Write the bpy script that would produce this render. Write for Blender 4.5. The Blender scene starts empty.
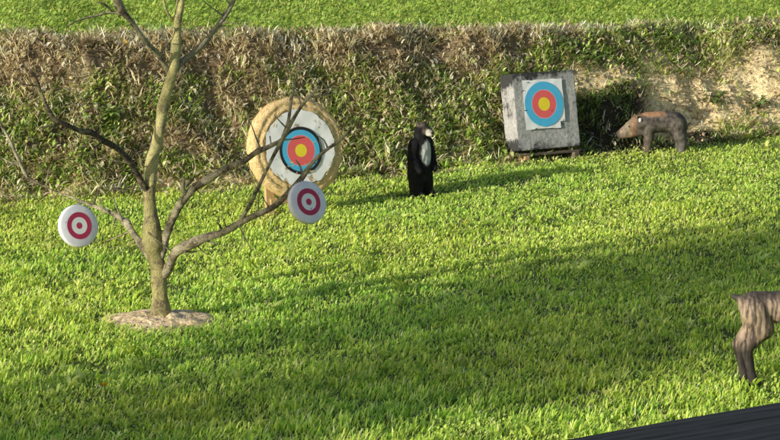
import bpy, bmesh, math, random
import numpy as np
from mathutils import Vector, Matrix

random.seed(7)
rng = np.random.default_rng(11)
R = math.radians
scene = bpy.context.scene
col = scene.collection

# ------------------------------------------------------------------ camera model (photo is 780 x 440)
F_PX, CAM_H = 2600.0, 4.2
PITCH = math.atan(467.0 / F_PX)
CP, SP = math.cos(PITCH), math.sin(PITCH)
CAM = np.array([0.0, 0.0, CAM_H])

def ray(px, py):
    x = (px - 390) / F_PX; u = (220 - py) / F_PX
    return np.array([x, CP + u * SP, -SP + u * CP])
def on_z(px, py, z=0.0):
    d = ray(px, py); t = (z - CAM_H) / d[2]; return CAM + d * t
def on_y(px, py, y):
    d = ray(px, py); return CAM + d * (y / d[1])
def scale_at(p):
    return F_PX / (p[1] * CP - (p[2] - CAM_H) * SP)

# ------------------------------------------------------------------ sun direction (travel of light on the ground)
SUN_EL = R(16.0)
TRAV = np.array([0.765, 0.645]); TRAV /= np.linalg.norm(TRAV)

# ------------------------------------------------------------------ noise helpers
def _hash(ix, iy, iz, s):
    h = (ix * 374761393 + iy * 668265263 + iz * 2147483647 + s * 974634779) & 0xFFFFFFFF
    h = ((h ^ (h >> 13)) * 1274126177) & 0xFFFFFFFF
    h = (h ^ (h >> 16)) & 0xFFFFFF
    return h / float(0xFFFFFF)
def vnoise(x, y, z=None, s=0):
    x = np.asarray(x, float); y = np.asarray(y, float)
    z = np.zeros_like(x) if z is None else np.asarray(z, float)
    ix = np.floor(x).astype(np.int64); iy = np.floor(y).astype(np.int64); iz = np.floor(z).astype(np.int64)
    fx, fy, fz = x - ix, y - iy, z - iz
    fx = fx * fx * (3 - 2 * fx); fy = fy * fy * (3 - 2 * fy); fz = fz * fz * (3 - 2 * fz)
    r = 0
    for dx in (0, 1):
        for dy in (0, 1):
            for dz in (0, 1):
                w = (fx if dx else 1 - fx) * (fy if dy else 1 - fy) * (fz if dz else 1 - fz)
                r = r + w * _hash(ix + dx, iy + dy, iz + dz, s)
    return r
def fbm(x, y, z=None, s=0, o=3):
    a, f, t, n = 1.0, 1.0, 0.0, 0.0
    for k in range(o):
        t = t + a * vnoise(np.asarray(x) * f, np.asarray(y) * f, None if z is None else np.asarray(z) * f, s + k)
        n += a; a *= .5; f *= 2.03
    return t / n
def sstep(a, b, x):
    t = np.clip((np.asarray(x, float) - a) / (b - a), 0, 1); return t * t * (3 - 2 * t)

# ------------------------------------------------------------------ terrain: lawn, bank, upper field
_bp = [on_z(px, py) for px, py in ((-40, 206), (100, 197), (300, 181), (480, 165), (600, 152.5), (700, 142), (800, 135))]
_bx = np.array([p[0] for p in _bp]); _by = np.array([p[1] for p in _bp])
BANK_D = 1.45
def base_y(x):
    x = np.asarray(x, float)
    y = np.interp(x, _bx, _by)
    sl0 = (_by[1] - _by[0]) / (_bx[1] - _bx[0]); sl1 = (_by[-1] - _by[-2]) / (_bx[-1] - _bx[-2])
    y = np.where(x < _bx[0], _by[0] + np.tanh((x - _bx[0]) / 12) * 12 * sl0, y)
    y = np.where(x > _bx[-1], _by[-1] + np.tanh((x - _bx[-1]) / 12) * 12 * sl1, y)
    return y
def _top(px, row):
    x = (px - 390) / 100.0
    for _ in range(6):
        p = on_y(px, row, float(base_y(x)) + BANK_D); x = p[0]
    return p
_tp = [_top(px, r) for px, r in ((-20, 40), (150, 39), (300, 36), (450, 34), (600, 31), (800, 26))]
_tx = np.array([p[0] for p in _tp]); _tz = np.array([p[2] for p in _tp])
def bank_h(x):
    return np.interp(x, _tx, _tz) + .07 * (fbm(np.asarray(x) * 1.1, np.asarray(x) * 0 + 4.2, s=63) - .5)
def terrain(x, y):
    x = np.asarray(x, float); y = np.asarray(y, float)
    v = (y - base_y(x) + .22 * (fbm(x * .9, x * 0 + 3.3, s=5) - .5)) / BANK_D
    prof = np.where(v < .12, v * v * 3.2, np.where(v < .85, .046 + (v - .12) * 1.2, 0.922 + .078 * (1 - (1 - np.clip((v - .85) / .3, 0, 1)) ** 2)))
    prof = np.clip(np.where(v < 0, 0, prof), 0, 1)
    onb = sstep(-.02, .12, v) * (1 - sstep(.9, 1.15, v))
    z = prof * bank_h(x)
    z = z + onb * (.26 * (fbm(x * 2.3, y * 2.3, s=20) - .5) + .15 * (fbm(x * 6, y * 6, s=24) - .5))
    z = z + .05 * (fbm(x * .7, y * .7, s=2) - .5) * (1 - onb)
    return z
def bank_v(x, y):
    return (np.asarray(y) - base_y(x)) / BANK_D

# ------------------------------------------------------------------ object helpers
def link(o, parent=None):
    col.objects.link(o)
    if parent is not None: o.parent = parent
    return o
def tag(o, label=None, cat=None, group=None, kind=None):
    if label: o['label'] = label
    if cat: o['category'] = cat
    if group: o['group'] = group
    if kind: o['kind'] = kind
    return o
def thing(name, label, cat, loc=(0, 0, 0), rotz=0, group=None):
    o = bpy.data.objects.new(name, None); o.empty_display_size = .1
    o.location = loc; o.rotation_euler = (0, 0, rotz)
    link(o); tag(o, label, cat, group); return o
def np_mesh(name, verts, faces_list, mats, colors=None, smooth=False, mat_idx=None):
    """faces_list: list of int arrays (m,k)"""
    me = bpy.data.meshes.new(name)
    verts = np.asarray(verts, np.float32)
    me.vertices.add(len(verts)); me.vertices.foreach_set('co', verts.ravel())
    loops = np.concatenate([f.ravel() for f in faces_list]).astype(np.int32)
    tot = np.concatenate([np.full(len(f), f.shape[1]) for f in faces_list]).astype(np.int32)
    st = np.concatenate([[0], np.cumsum(tot)[:-1]]).astype(np.int32)
    me.loops.add(len(loops)); me.loops.foreach_set('vertex_index', loops)
    me.polygons.add(len(tot)); me.polygons.foreach_set('loop_start', st)
    try: me.polygons.foreach_set('loop_total', tot)
    except Exception: pass
    if smooth: me.polygons.foreach_set('use_smooth', np.ones(len(tot), bool))
    for m in (mats if isinstance(mats, (list, tuple)) else [mats]): me.materials.append(m)
    if mat_idx is not None: me.polygons.foreach_set('material_index', np.asarray(mat_idx, np.int32))
    if colors is not None:
        a = me.color_attributes.new('Col', 'FLOAT_COLOR', 'POINT')
        c = np.ones((len(verts), 4), np.float32); c[:, :3] = colors
        a.data.foreach_set('color', c.ravel())
    me.update(calc_edges=True); me.validate()
    return me
def bm_obj(name, bm, mat, parent=None, smooth=False):
    me = bpy.data.meshes.new(name); bm.normal_update(); bm.to_mesh(me); bm.free()
    for m in (mat if isinstance(mat, (list, tuple)) else [mat]): me.materials.append(m)
    if smooth: me.polygons.foreach_set('use_smooth', np.ones(len(me.polygons), bool))
    return link(bpy.data.objects.new(name, me), parent)
def add_box(bm, size, center, rot=None, bev=0.0, jitter=0.0):
    r = bmesh.ops.create_cube(bm, size=1.0)
    vs = r['verts']
    M = Matrix.Translation(center) @ (rot.to_4x4() if rot is not None else Matrix.Identity(4)) @ Matrix.Diagonal((*size, 1))
    bmesh.ops.transform(bm, matrix=M, verts=vs)
    if bev > 0:
        es = list({e for v in vs for e in v.link_edges})
        bmesh.ops.bevel(bm, geom=es, offset=bev, segments=2, profile=.6, affect='EDGES')
    return vs

# ------------------------------------------------------------------ materials
def mat(name):
    m = bpy.data.materials.new(name); m.use_nodes = True
    nt = m.node_tree; b = nt.nodes['Principled BSDF']
    return m, nt, b
def N(nt, t, **kw):
    n = nt.nodes.new(t)
    for k, v in kw.items():
        if k in n.inputs: n.inputs[k].default_value = v
        else: setattr(n, k, v)
    return n
def noise_node(nt, scale, detail=4, rough=.6, vec=None, coords='Object'):
    n = N(nt, 'ShaderNodeTexNoise', Scale=scale, Detail=detail, Roughness=rough)
    if vec is None:
        tc = N(nt, 'ShaderNodeTexCoord'); vec = tc.outputs[coords]
    nt.links.new(vec, n.inputs['Vector']); return n
def ramp(nt, fac, stops):
    r = N(nt, 'ShaderNodeValToRGB')
    e = r.color_ramp.elements
    e[0].position, e[0].color = stops[0][0], (*stops[0][1], 1)
    e[1].position, e[1].color = stops[-1][0], (*stops[-1][1], 1)
    for p, c in stops[1:-1]:
        k = e.new(p); k.color = (*c, 1)
    nt.links.new(fac, r.inputs['Fac']); return r
def bump(nt, b, h, strength=.5, dist=.01):
    n = N(nt, 'ShaderNodeBump', Strength=strength, Distance=dist)
    nt.links.new(h, n.inputs['Height']); nt.links.new(n.outputs['Normal'], b.inputs['Normal'])
def simple(name, stops, scale=20, rough=.8, bstr=.3, bdist=.005, detail=5, stretch=None, spec=.3):
    m, nt, b = mat(name)
    tc = N(nt, 'ShaderNodeTexCoord'); v = tc.outputs['Object']
    if stretch:
        mp = N(nt, 'ShaderNodeMapping'); mp.inputs['Scale'].default_value = stretch
        nt.links.new(v, mp.inputs['Vector']); v = mp.outputs['Vector']
    n = noise_node(nt, scale, detail, vec=v)
    r = ramp(nt, n.outputs['Fac'], stops)
    nt.links.new(r.outputs['Color'], b.inputs['Base Color'])
    b.inputs['Roughness'].default_value = rough
    b.inputs['Specular IOR Level'].default_value = spec
    if bstr: bump(nt, b, n.outputs['Fac'], bstr, bdist)
    return m

def leaf_mat(name, transl=.35, rough=.5, spec=.35):
    m, nt, b = mat(name)
    a = N(nt, 'ShaderNodeAttribute', attribute_name='Col')
    nt.links.new(a.outputs['Color'], b.inputs['Base Color'])
    b.inputs['Roughness'].default_value = rough; b.inputs['Specular IOR Level'].default_value = spec
    t = N(nt, 'ShaderNodeBsdfTranslucent')
    hs = N(nt, 'ShaderNodeHueSaturation', Saturation=1.15, Value=1.3); hs.inputs['Hue'].default_value = .49
    nt.links.new(a.outputs['Color'], hs.inputs['Color']); nt.links.new(hs.outputs['Color'], t.inputs['Color'])
    mx = N(nt, 'ShaderNodeMixShader'); mx.inputs[0].default_value = transl
    out = nt.nodes['Material Output']
    nt.links.new(b.outputs[0], mx.inputs[1]); nt.links.new(t.outputs[0], mx.inputs[2]); nt.links.new(mx.outputs[0], out.inputs['Surface'])
    return m
M_GRASS = leaf_mat('grass_blade', .42)
M_WEED = leaf_mat('weed_blade', .3)
M_DRY = leaf_mat('dry_stalk', .22, .65, .2)

def attr_mat(name, rough=.85, nscale=30, namt=.5, bstr=.4, bdist=.006, stretch=None, spec=.25):
    m, nt, b = mat(name)
    a = N(nt, 'ShaderNodeAttribute', attribute_name='Col')
    tc = N(nt, 'ShaderNodeTexCoord'); v = tc.outputs['Object']
    if stretch:
        mp = N(nt, 'ShaderNodeMapping'); mp.inputs['Scale'].default_value = stretch
        nt.links.new(v, mp.inputs['Vector']); v = mp.outputs['Vector']
    n = noise_node(nt, nscale, 6, .65, v)
    mr = N(nt, 'ShaderNodeMapRange'); mr.inputs['From Min'].default_value = .3; mr.inputs['From Max'].default_value = .7
    mr.inputs['To Min'].default_value = 1 - namt; mr.inputs['To Max'].default_value = 1 + namt
    nt.links.new(n.outputs['Fac'], mr.inputs['Value'])
    mx = N(nt, 'ShaderNodeVectorMath', operation='SCALE')
    nt.links.new(a.outputs['Color'], mx.inputs[0]); nt.links.new(mr.outputs[0], mx.inputs['Scale'])
    nt.links.new(mx.outputs[0], b.inputs['Base Color'])
    b.inputs['Roughness'].default_value = rough; b.inputs['Specular IOR Level'].default_value = spec
    bump(nt, b, n.outputs['Fac'], bstr, bdist)
    return m
M_SOIL = attr_mat('earth', .95, 24, .5, 1.0, .04)
M_FUR = attr_mat('painted_foam_fur', .7, 40, .35, .6, .006, (1, 1, .35))
M_BEARFUR = attr_mat('black_foam_fur', .8, 45, .35, .8, .006, (1, 1, .4), .12)

# ------------------------------------------------------------------ ground sheets
def grid_sheet(name, xs, rows, mat_, colorf):
    """rows: list of functions x -> y"""
    X = np.tile(xs, (len(rows), 1)); Y = np.array([r(xs) for r in rows])
    Z = terrain(X, Y)
    nr, nc = X.shape
    V = np.stack([X, Y, Z], -1).reshape(-1, 3)
    i = np.arange(nr * nc).reshape(nr, nc)
    f = np.stack([i[:-1, :-1], i[:-1, 1:], i[1:, 1:], i[1:, :-1]], -1).reshape(-1, 4)
    me = np_mesh(name, V, [f], mat_, colorf(V[:, 0], V[:, 1]), smooth=True)
    o = link(bpy.data.objects.new(name, me)); o['kind'] = 'structure'; return o
xs = np.concatenate([[-400, -200, -100, -60, -40, -28, -20, -14, -10], np.arange(-8, 8.501, .045), [10, 14, 20, 28, 40, 60, 100, 200, 400]])
def lawn_col(x, y):
    n = fbm(x * 1.5, y * 1.5, s=9)[:, None]; f_ = (sstep(.6, 1.6, np.abs(x) - (y * .152 + 1.5)) + sstep(6, 8, y - base_y(x) - BANK_D)).clip(0, 1)[:, None]
    return _lawn_soil(x, y) * (1 - f_) + (np.array([.22, .33, .06]) * (.7 + .6 * n)) * f_
def _lawn_soil(x, y):
    n = fbm(x * 1.5, y * 1.5, s=9)[:, None]
    return np.array([.11, .15, .035]) * (1 - n) + np.array([.17, .21, .05]) * n
def bare(x, v):
    """1 where the bank is bare yellow clay"""
    n = fbm(x * 1.6, v * 2.0 + 7, s=31, o=4)
    m = sstep(1.6, 2.0, x) * sstep(.05, .15, v) * (1 - sstep(.60, .74, v + (n - .5) * .4))
    m = m * sstep(.10, .26, n) * (1 - (1 - sstep(2.65, 2.95, x)) * (1 - sstep(.42, .52, v))) * (1 - sstep(2.6, 2.8, x) * (1 - sstep(3.7, 4.0, x)) * (1 - sstep(.08, .16, v)))  # clay left out where the block and boar shadows are painted dark
    p = sstep(.67, .75, n) * sstep(-.1, .1, v) * (1 - sstep(.75, .95, v)) * .8
    foot = (1 - sstep(.04, .14, np.abs(v + .02 + (n - .5) * .3))) * sstep(.45, .6, fbm(x * 1.1, x * 0, s=77)) * .8
    return np.clip(np.maximum(np.maximum(m, p), foot), 0, 1)
def painted_shade(x, v):
    """painted shadow of the block and the boar on the bank: darkened earth, few dry stalks"""
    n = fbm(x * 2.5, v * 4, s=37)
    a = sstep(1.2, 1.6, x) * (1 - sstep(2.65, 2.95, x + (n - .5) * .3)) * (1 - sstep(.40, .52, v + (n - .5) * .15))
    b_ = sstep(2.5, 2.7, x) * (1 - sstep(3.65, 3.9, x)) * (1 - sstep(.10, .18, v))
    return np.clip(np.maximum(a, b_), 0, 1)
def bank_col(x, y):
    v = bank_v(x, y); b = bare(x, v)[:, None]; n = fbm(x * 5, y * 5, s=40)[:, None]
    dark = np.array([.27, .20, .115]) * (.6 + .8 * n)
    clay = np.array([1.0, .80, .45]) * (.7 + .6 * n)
    shade_w = painted_shade(x, v)[:, None]
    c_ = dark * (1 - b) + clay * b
    return c_ * (1 - shade_w) + np.array([.045, .035, .02]) * (.6 + .8 * n) * shade_w  # shadow of block and boar put into the earth colour
lawn_rows = [(lambda x, k=k: np.full_like(x, k)) for k in (-60, -20, 0, 6, 10, 13)]
for t in np.linspace(0, 1, 70):
    lawn_rows.append(lambda x, t=t: 15 + (base_y(x) - .3 - 15) * t)
grid_sheet('lawn', xs, lawn_rows, M_SOIL, lawn_col)
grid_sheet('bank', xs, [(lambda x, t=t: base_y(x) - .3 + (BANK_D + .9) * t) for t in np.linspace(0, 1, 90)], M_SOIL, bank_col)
up_rows = [(lambda x, t=t: base_y(x) + BANK_D + .6 + t) for t in (0, .3, .7, 1.2, 2, 3, 4.5, 7, 12, 25, 60, 150, 400, 1000)]
grid_sheet('upper_meadow', xs, up_rows, M_SOIL, lawn_col)

# ------------------------------------------------------------------ blade clouds
def blades(root, length, width, az, lean, curl, color, up=None, tipw=.0, twist=None, tipcol=1.15, rootcol=.8):
    """each blade: 2 quads and a tip triangle, bending over along azimuth az"""
    n = len(root)
    d = np.stack([np.cos(az), np.sin(az), np.zeros(n)], -1)
    tw = az + math.pi / 2 + (0 if twist is None else twist)
    s = np.stack([np.cos(tw), np.sin(tw), np.zeros(n)], -1) * width[:, None] * .5
    upv = np.array([0, 0, 1.0])
    def pt(t):
        a = lean + curl * t          # angle from vertical
        return a
    p0 = root
    def stepv(a, l): return d * (np.sin(a) * l)[:, None] + upv * (np.cos(a) * l)[:, None]
    p1 = p0 + stepv(lean, length * .4)
    p2 = p1 + stepv(lean + curl * .6, length * .35)
    p3 = p2 + stepv(lean + curl * 1.2, length * .25)
    V = np.stack([p0 - s * .6, p0 + s * .6, p1 - s, p1 + s, p2 - s * .8, p2 + s * .8, p3], 1).reshape(-1, 3)
    b = (np.arange(n) * 7)[:, None]
    q = np.concatenate([b + np.array([0, 1, 3, 2]), b + np.array([2, 3, 5, 4])], 0)
    t = b + np.array([4, 5, 6])
    g = np.array([rootcol, rootcol, .95, .95, 1.05, 1.05, tipcol])
    C = (color[:, None, :] * g[None, :, None]).reshape(-1, 3)
    return V, [q, t], C
def leaves(root, length, width, az, tilt, color, fold=.25):
    """oval leaf: 6-vertex diamond-ish outline folded along its midrib"""
    n = len(root)
    d = np.stack([np.cos(az) * np.cos(tilt), np.sin(az) * np.cos(tilt), np.sin(tilt)], -1)
    s = np.stack([-np.sin(az), np.cos(az), np.zeros(n)], -1)
    up = np.cross(d, s)
    L, W = length[:, None], width[:, None] * .5
    pts = [root, root + d * L * .3 + s * W * .85 + up * W * fold, root + d * L * .65 + s * W * .9 + up * W * fold, root + d * L - up * L * .12,
           root + d * L * .65 - s * W * .9 + up * W * fold, root + d * L * .3 - s * W * .85 + up * W * fold, root + d * L * .5]
    V = np.stack(pts, 1).reshape(-1, 3)
    b = (np.arange(n) * 7)[:, None]
    q = np.concatenate([b + np.array([0, 1, 2, 6]), b + np.array([6, 2, 3, 4]), b + np.array([0, 6, 4, 5])], 0)
    C = np.repeat(color, 7, 0) * np.tile(np.array([.8, 1, 1, 1.1, 1, 1, .9]), n)[:, None]
    return V, [q], C
def merge(parts):
    V, F, C, off = [], {}, [], 0
    for v, fs, c in parts:
        for f in fs: F.setdefault(f.shape[1], []).append(f + off)
        V.append(v); C.append(c); off += len(v)
    return np.concatenate(V), [np.concatenate(f) for f in F.values()], np.concatenate(C)
def stuff(name, parts, m, label, cat, gain=1.0):
    V, F, C = merge(parts)
    C = C * gain; C = np.where(C > .65, .65 + (C - .65) * .5, C)
    me = np_mesh(name, V, F, m, np.clip(C, 0, 1))
    o = link(bpy.data.objects.new(name, me)); tag(o, label, cat, kind='stuff'); return o
def pal(n, colors, w=None):
    c = np.array(colors); k = rng.choice(len(c), n, p=w)
    return c[k] * rng.uniform(.65, 1.3, (n, 1)) * rng.uniform(.93, 1.07, (n, 3))
def U(a, b, n): return rng.uniform(a, b, n)
SUNWARD = math.atan2(TRAV[1], TRAV[0])
def AZ(n, share=.6, spread=.75):
    """azimuths of leaves, most of them turned to face the light"""
    return np.where(rng.random(n) < share, SUNWARD + rng.normal(0, spread, n), rng.uniform(0, 6.283, n))

TREE_FOOT = on_z(160, 322)
def scatter_lawn(n, y0=14.6):
    """points on the lawn inside the visible wedge plus a margin, denser towards the camera"""
    m = int(n * 1.9)
    y = U(y0, 30, m); x = U(-1, 1, m) * (y * .152 + 1.9)
    vb = (y - base_y(x)) / BANK_D
    keep = (rng.random(m) > sstep(-.02, .26, vb + .25 * (fbm(x * 1.7, y * 1.7, s=62) - .5))) & (np.hypot((x - TREE_FOOT[0]) / .38, (y - TREE_FOOT[1]) / .33) > 1 + .9 * (fbm(x * 6, y * 6, s=3, o=4) - .5) - .03)
    # worn strip along the foot of the bank
    v = bank_v(x, y)
    worn = sstep(-.35, -.02, v) * sstep(.42, .62, fbm(x * 1.3, y * .9, s=61))
    keep &= rng.random(m) > worn * .8
    x, y = x[keep][:n], y[keep][:n]
    return x, y
GREENS = [(.32, .50, .065), (.44, .60, .09), (.16, .28, .04), (.56, .67, .14), (.70, .70, .27)]
parts = []
x, y = scatter_lawn(270000)
n = len(x); cl = fbm(x * 2.2, y * 2.2, s=51); cl2 = fbm(x * 6, y * 6, s=52)
keep = rng.random(n) < .1 + 1.5 * cl2; x, y, cl, cl2 = x[keep], y[keep], cl[keep], cl2[keep]; n = len(x)
c = pal(n, GREENS, [.32, .30, .2, .14, .04]) * (.62 + .76 * cl)[:, None]
c[:, 0] *= .85 + .35 * vnoise(x * .8, y * .8, s=12)
parts.append(blades(np.stack([x, y, terrain(x, y) - .005], -1), U(.03, .075, n) * (.3 + 1.4 * cl2) * np.clip(1.22 - (y - 15) * .055, .55, 1.2), U(.006, .012, n), AZ(n), U(.0, .8, n), U(.1, 1.2, n), c, twist=U(-.6, .6, n)))
# clover and broad lawn weeds in patches
x, y = scatter_lawn(105000)
k = fbm(x * 1.7, y * 1.7, s=55) + .35 * fbm(x * 8, y * 8, s=56)
keep = rng.random(len(x)) < sstep(.45, .85, k); x, y = x[keep], y[keep]; n = len(x)
c = pal(n, [(.30, .46, .07), (.42, .57, .10), (.50, .62, .14)])
parts.append(leaves(np.stack([x, y, terrain(x, y) + U(.003, .03, n)], -1), U(.016, .036, n), U(.010, .020, n), AZ(n), U(.1, 1.35, n), c))
# rosettes of long leaves (dandelion, plantain)
x, y = scatter_lawn(420)
n0 = len(x); kk = 8; sz = np.repeat(U(.6, 1.25, n0), kk)
x = np.repeat(x, kk) + U(-.02, .02, n0 * kk); y = np.repeat(y, kk) + U(-.02, .02, n0 * kk); n = n0 * kk
c = np.repeat(pal(n0, [(.36, .48, .09), (.50, .60, .16)]), kk, 0) * U(.85, 1.15, n)[:, None]
parts.append(leaves(np.stack([x, y, terrain(x, y) + .02], -1), U(.05, .10, n) * sz, U(.016, .028, n) * sz, U(0, 6.283, n), U(.3, 1.2, n), c, .4))
# a few dead straws
x, y = scatter_lawn(9000); n = len(x)
c = pal(n, [(.55, .46, .22), (.45, .40, .17)])
parts.append(blades(np.stack([x, y, terrain(x, y)], -1), U(.04, .12, n), U(.004, .008, n), U(0, 6.283, n), U(.6, 1.4, n), U(0, .6, n), c))
stuff('lawn_grass', parts, M_GRASS, 'bright green lawn grass with clover and weeds', 'grass', 1.75)

# upper meadow: short lush grass
parts = []
n = 120000
x = U(-6.2, 7.2, n); y = base_y(x) + BANK_D + U(-.12, 6.5, n) ** 1.0
cl = fbm(x * 1.6, y * 1.6, s=90); cl2 = fbm(x * 5, y * 3, s=91)
keep = rng.random(n) < .5 + .8 * cl2; x, y, cl, cl2 = x[keep], y[keep], cl[keep], cl2[keep]; n = len(x)
c = pal(n, [(.33, .46, .08), (.44, .55, .10), (.24, .35, .06), (.56, .60, .16)]) * (.6 + .8 * cl)[:, None]
parts.append(blades(np.stack([x, y, terrain(x, y)], -1), U(.04, .10, n) * (.6 + .8 * cl2), U(.007, .015, n), AZ(n), U(.1, .9, n), U(.2, 1.2, n), c, twist=U(-.6, .6, n)))
n = 25000
x = U(-6.2, 7.2, n); y = base_y(x) + BANK_D + U(.1, 6.5, n)
c = pal(n, [(.25, .37, .07), (.33, .44, .09)])
parts.append(leaves(np.stack([x, y, terrain(x, y) + U(0, .08, n)], -1), U(.04, .09, n), U(.02, .045, n), AZ(n), U(-.2, .9, n), c))
stuff('meadow_grass', parts, M_GRASS, 'lush green grass on the level above the bank', 'grass', 1.4)

# bank: dry straw, dead weeds, green weeds
def scatter_bank(n, v0=-.06, v1=1.12):
    x = U(-6.2, 7.2, n); v = U(v0, v1, n); y = base_y(x) + v * BANK_D
    return x, y, v
def greenness(x, v):
    g = fbm(x * 1.25, v * 2.6, s=33, o=4)
    left = sstep(.25, -.5, np.asarray(x) * .35)          # left half: green in the middle of the slope
    mid = np.exp(-((v - .42) / .26) ** 2) * .30 + np.exp(-((v - .08) / .16) ** 2) * .22
    right_top = sstep(1.0, 2.2, x) * np.exp(-((v - .80) / .17) ** 2) * .40
    low_mid = sstep(-1.5, -.3, x) * (1 - sstep(1.2, 2.0, x)) * np.exp(-((v - .3) / .22) ** 2) * .25
    dry_top = sstep(.66, .86, v) * (1 - sstep(1.2, 2.4, x)) * .42
    return g + mid * (1 - .6 * sstep(1.2, 2.2, x)) + right_top + low_mid - dry_top - .02
# dry matter
parts = []
x, y, v = scatter_bank(105000)
gr = greenness(x, v); b = bare(x, v)
keep = (rng.random(len(x)) < np.clip(1.25 - gr, .35, 1) * (1 - .9 * painted_shade(x, v))) & (rng.random(len(x)) > b * .93)
x, y, v = x[keep], y[keep], v[keep]; n = len(x)
pt = fbm(x * 4, y * 4, s=70)
tf = fbm(x * 5.5, y * 7, s=71)
keep = rng.random(n) < sstep(.28, .6, tf) + .15
x, y, v, pt, tf = x[keep], y[keep], v[keep], pt[keep], tf[keep]; n = len(x)
c = pal(n, [(.74, .62, .34), (.46, .37, .20), (.20, .15, .09), (.88, .77, .46), (.54, .44, .27)], [.28, .24, .14, .2, .14]) * (.25 + 1.5 * pt)[:, None]
az = np.where(rng.random(n) < .55, U(-2.6, -.5, n), U(0, 6.283, n))
parts.append(blades(np.stack([x, y, terrain(x, y) + U(-.01, .05, n)], -1), U(.05, .16, n) * (.5 + .9 * tf), U(.006, .017, n), az, U(.3, 1.5, n), U(.0, 1.0, n), c, twist=U(-.9, .9, n), rootcol=.8))
# fringe of pale straw on the crest
n = 9000
x = U(-6.2, 7.2, n); y = base_y(x) + BANK_D * (1.02 + rng.normal(0, .07, n) + .22 * rng.exponential(.5, n) + .14 * (fbm(x * 1.3, x * 0, s=73) - .5)); k = fbm(x * 2.4, x * 0, s=72)
keep = rng.random(n) < .25 + 1.1 * k; x, y = x[keep], y[keep]; n = len(x)
c = pal(n, [(.70, .58, .34), (.62, .56, .28), (.46, .50, .18)])
parts.append(blades(np.stack([x, y, terrain(x, y)], -1), U(.04, .11, n), U(.006, .014, n), U(0, 6.283, n), U(.4, 1.4, n), U(.2, 1.2, n), c))
# dead leaves
x, y, v = scatter_bank(11000); b = bare(x, v); keep = (rng.random(len(x)) > b * .85) & (rng.random(len(x)) > painted_shade(x, v) * .85); x, y, v = x[keep], y[keep], v[keep]; n = len(x)
c = pal(n, [(.55, .45, .28), (.34, .26, .15), (.70, .60, .40), (.2, .15, .1)])
parts.append(leaves(np.stack([x, y, terrain(x, y) + U(.01, .07, n)], -1), U(.04, .10, n), U(.02, .05, n), U(0, 6.283, n), U(-.6, 1.0, n), c, .5))
# straw bits lying on the bare clay
x, y, v = scatter_bank(9000, .0, .7); b = bare(x, v); keep = b > .35; x, y = x[keep], y[keep]; n = len(x)
c = pal(n, [(.74, .60, .34), (.64, .50, .28), (.42, .31, .17)])
parts.append(blades(np.stack([x, y, terrain(x, y) + .005], -1), U(.04, .13, n), U(.005, .012, n), U(0, 6.283, n), U(.9, 1.7, n), U(0, .8, n), c))
stuff('dry_weeds', parts, M_DRY, 'tangle of dry brown weeds and straw on the bank', 'dead weeds', 1.55)
# green matter
parts = []
x, y, v = scatter_bank(90000)
gr = greenness(x, v); b = bare(x, v)
keep = (rng.random(len(x)) < sstep(.36, .72, gr) * .95) & (rng.random(len(x)) > b * .93)
x, y, v = x[keep], y[keep], v[keep]; n = len(x); cl = fbm(x * 3.5, y * 3.5, s=80); tf = fbm(x * 5.5, y * 7, s=82)
keep = rng.random(n) < sstep(.32, .62, tf) + .08
x, y, v, cl, tf = x[keep], y[keep], v[keep], cl[keep], tf[keep]; n = len(x)
c = pal(n, [(.24, .33, .07), (.34, .43, .10), (.15, .22, .055), (.52, .55, .2)], [.35, .3, .2, .15]) * ((.3 + 1.4 * cl) * (1 - .55 * painted_shade(x, v)))[:, None]  # weeds coloured darker inside the painted shadow
parts.append(blades(np.stack([x, y, terrain(x, y)], -1), U(.04, .14, n) * (.5 + .9 * tf), U(.008, .018, n), AZ(n), U(.1, 1.0, n), U(.3, 1.5, n), c, twist=U(-.7, .7, n)))
x, y, v = scatter_bank(30000)
gr = greenness(x, v) + .25 * (fbm(x * 4, y * 4, s=84) - .5); b = bare(x, v)
keep = (rng.random(len(x)) < sstep(.55, .85, gr)) & (rng.random(len(x)) > b * .93)
x, y, v = x[keep], y[keep], v[keep]; n = len(x); cl = fbm(x * 3, y * 3, s=81)
c = pal(n, [(.24, .35, .07), (.34, .46, .10), (.15, .23, .055), (.48, .58, .2)], [.35, .3, .2, .15]) * ((.35 + 1.3 * cl) * (1 - .55 * painted_shade(x, v)))[:, None]
parts.append(leaves(np.stack([x, y, terrain(x, y) + U(.0, .07, n)], -1), U(.03, .085, n), U(.016, .040, n), AZ(n), U(-.1, 1.3, n), c, .3))
stuff('bank_weeds', parts, M_WEED, 'green weeds and grass tufts covering the bank', 'weeds', 1.7)

# clods of dry earth on the bare clay and along the foot of the bank
def clod_cloud(name, pts, rad, color, m, label, cat):
    base = bmesh.new(); bmesh.ops.create_icosphere(base, subdivisions=1, radius=1)
    bv = np.array([v.co[:] for v in base.verts]); bf = np.array([[v.index for v in f.verts] for f in base.faces]); base.free()
    n = len(pts)
    j = rng.uniform(.6, 1.25, (n, len(bv), 1)); sc = rng.uniform(.6, 1.2, (n, 1, 3)) * rad[:, None, None]
    V = (bv[None] * j * sc + pts[:, None, :]).reshape(-1, 3)
    F = (bf[None] + (np.arange(n) * len(bv))[:, None, None]).reshape(-1, 3)
    me = np_mesh(name, V, [F], m, np.repeat(color, len(bv), 0))
    o = link(bpy.data.objects.new(name, me)); tag(o, label, cat, kind='stuff'); return o
x, y, v = scatter_bank(9000, -.12, .8); b = bare(x, v); keep = rng.random(len(x)) < b; x, y = x[keep], y[keep]; n = len(x)
clod_cloud('earth_clods', np.stack([x, y, terrain(x, y)], -1), U(.006, .036, n) * U(.3, 1, n), pal(n, [(.70, .55, .31), (.60, .46, .26), (.76, .63, .38)]), M_SOIL, 'dry pale clods of clay on the bare part of the bank', 'clods')

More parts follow.
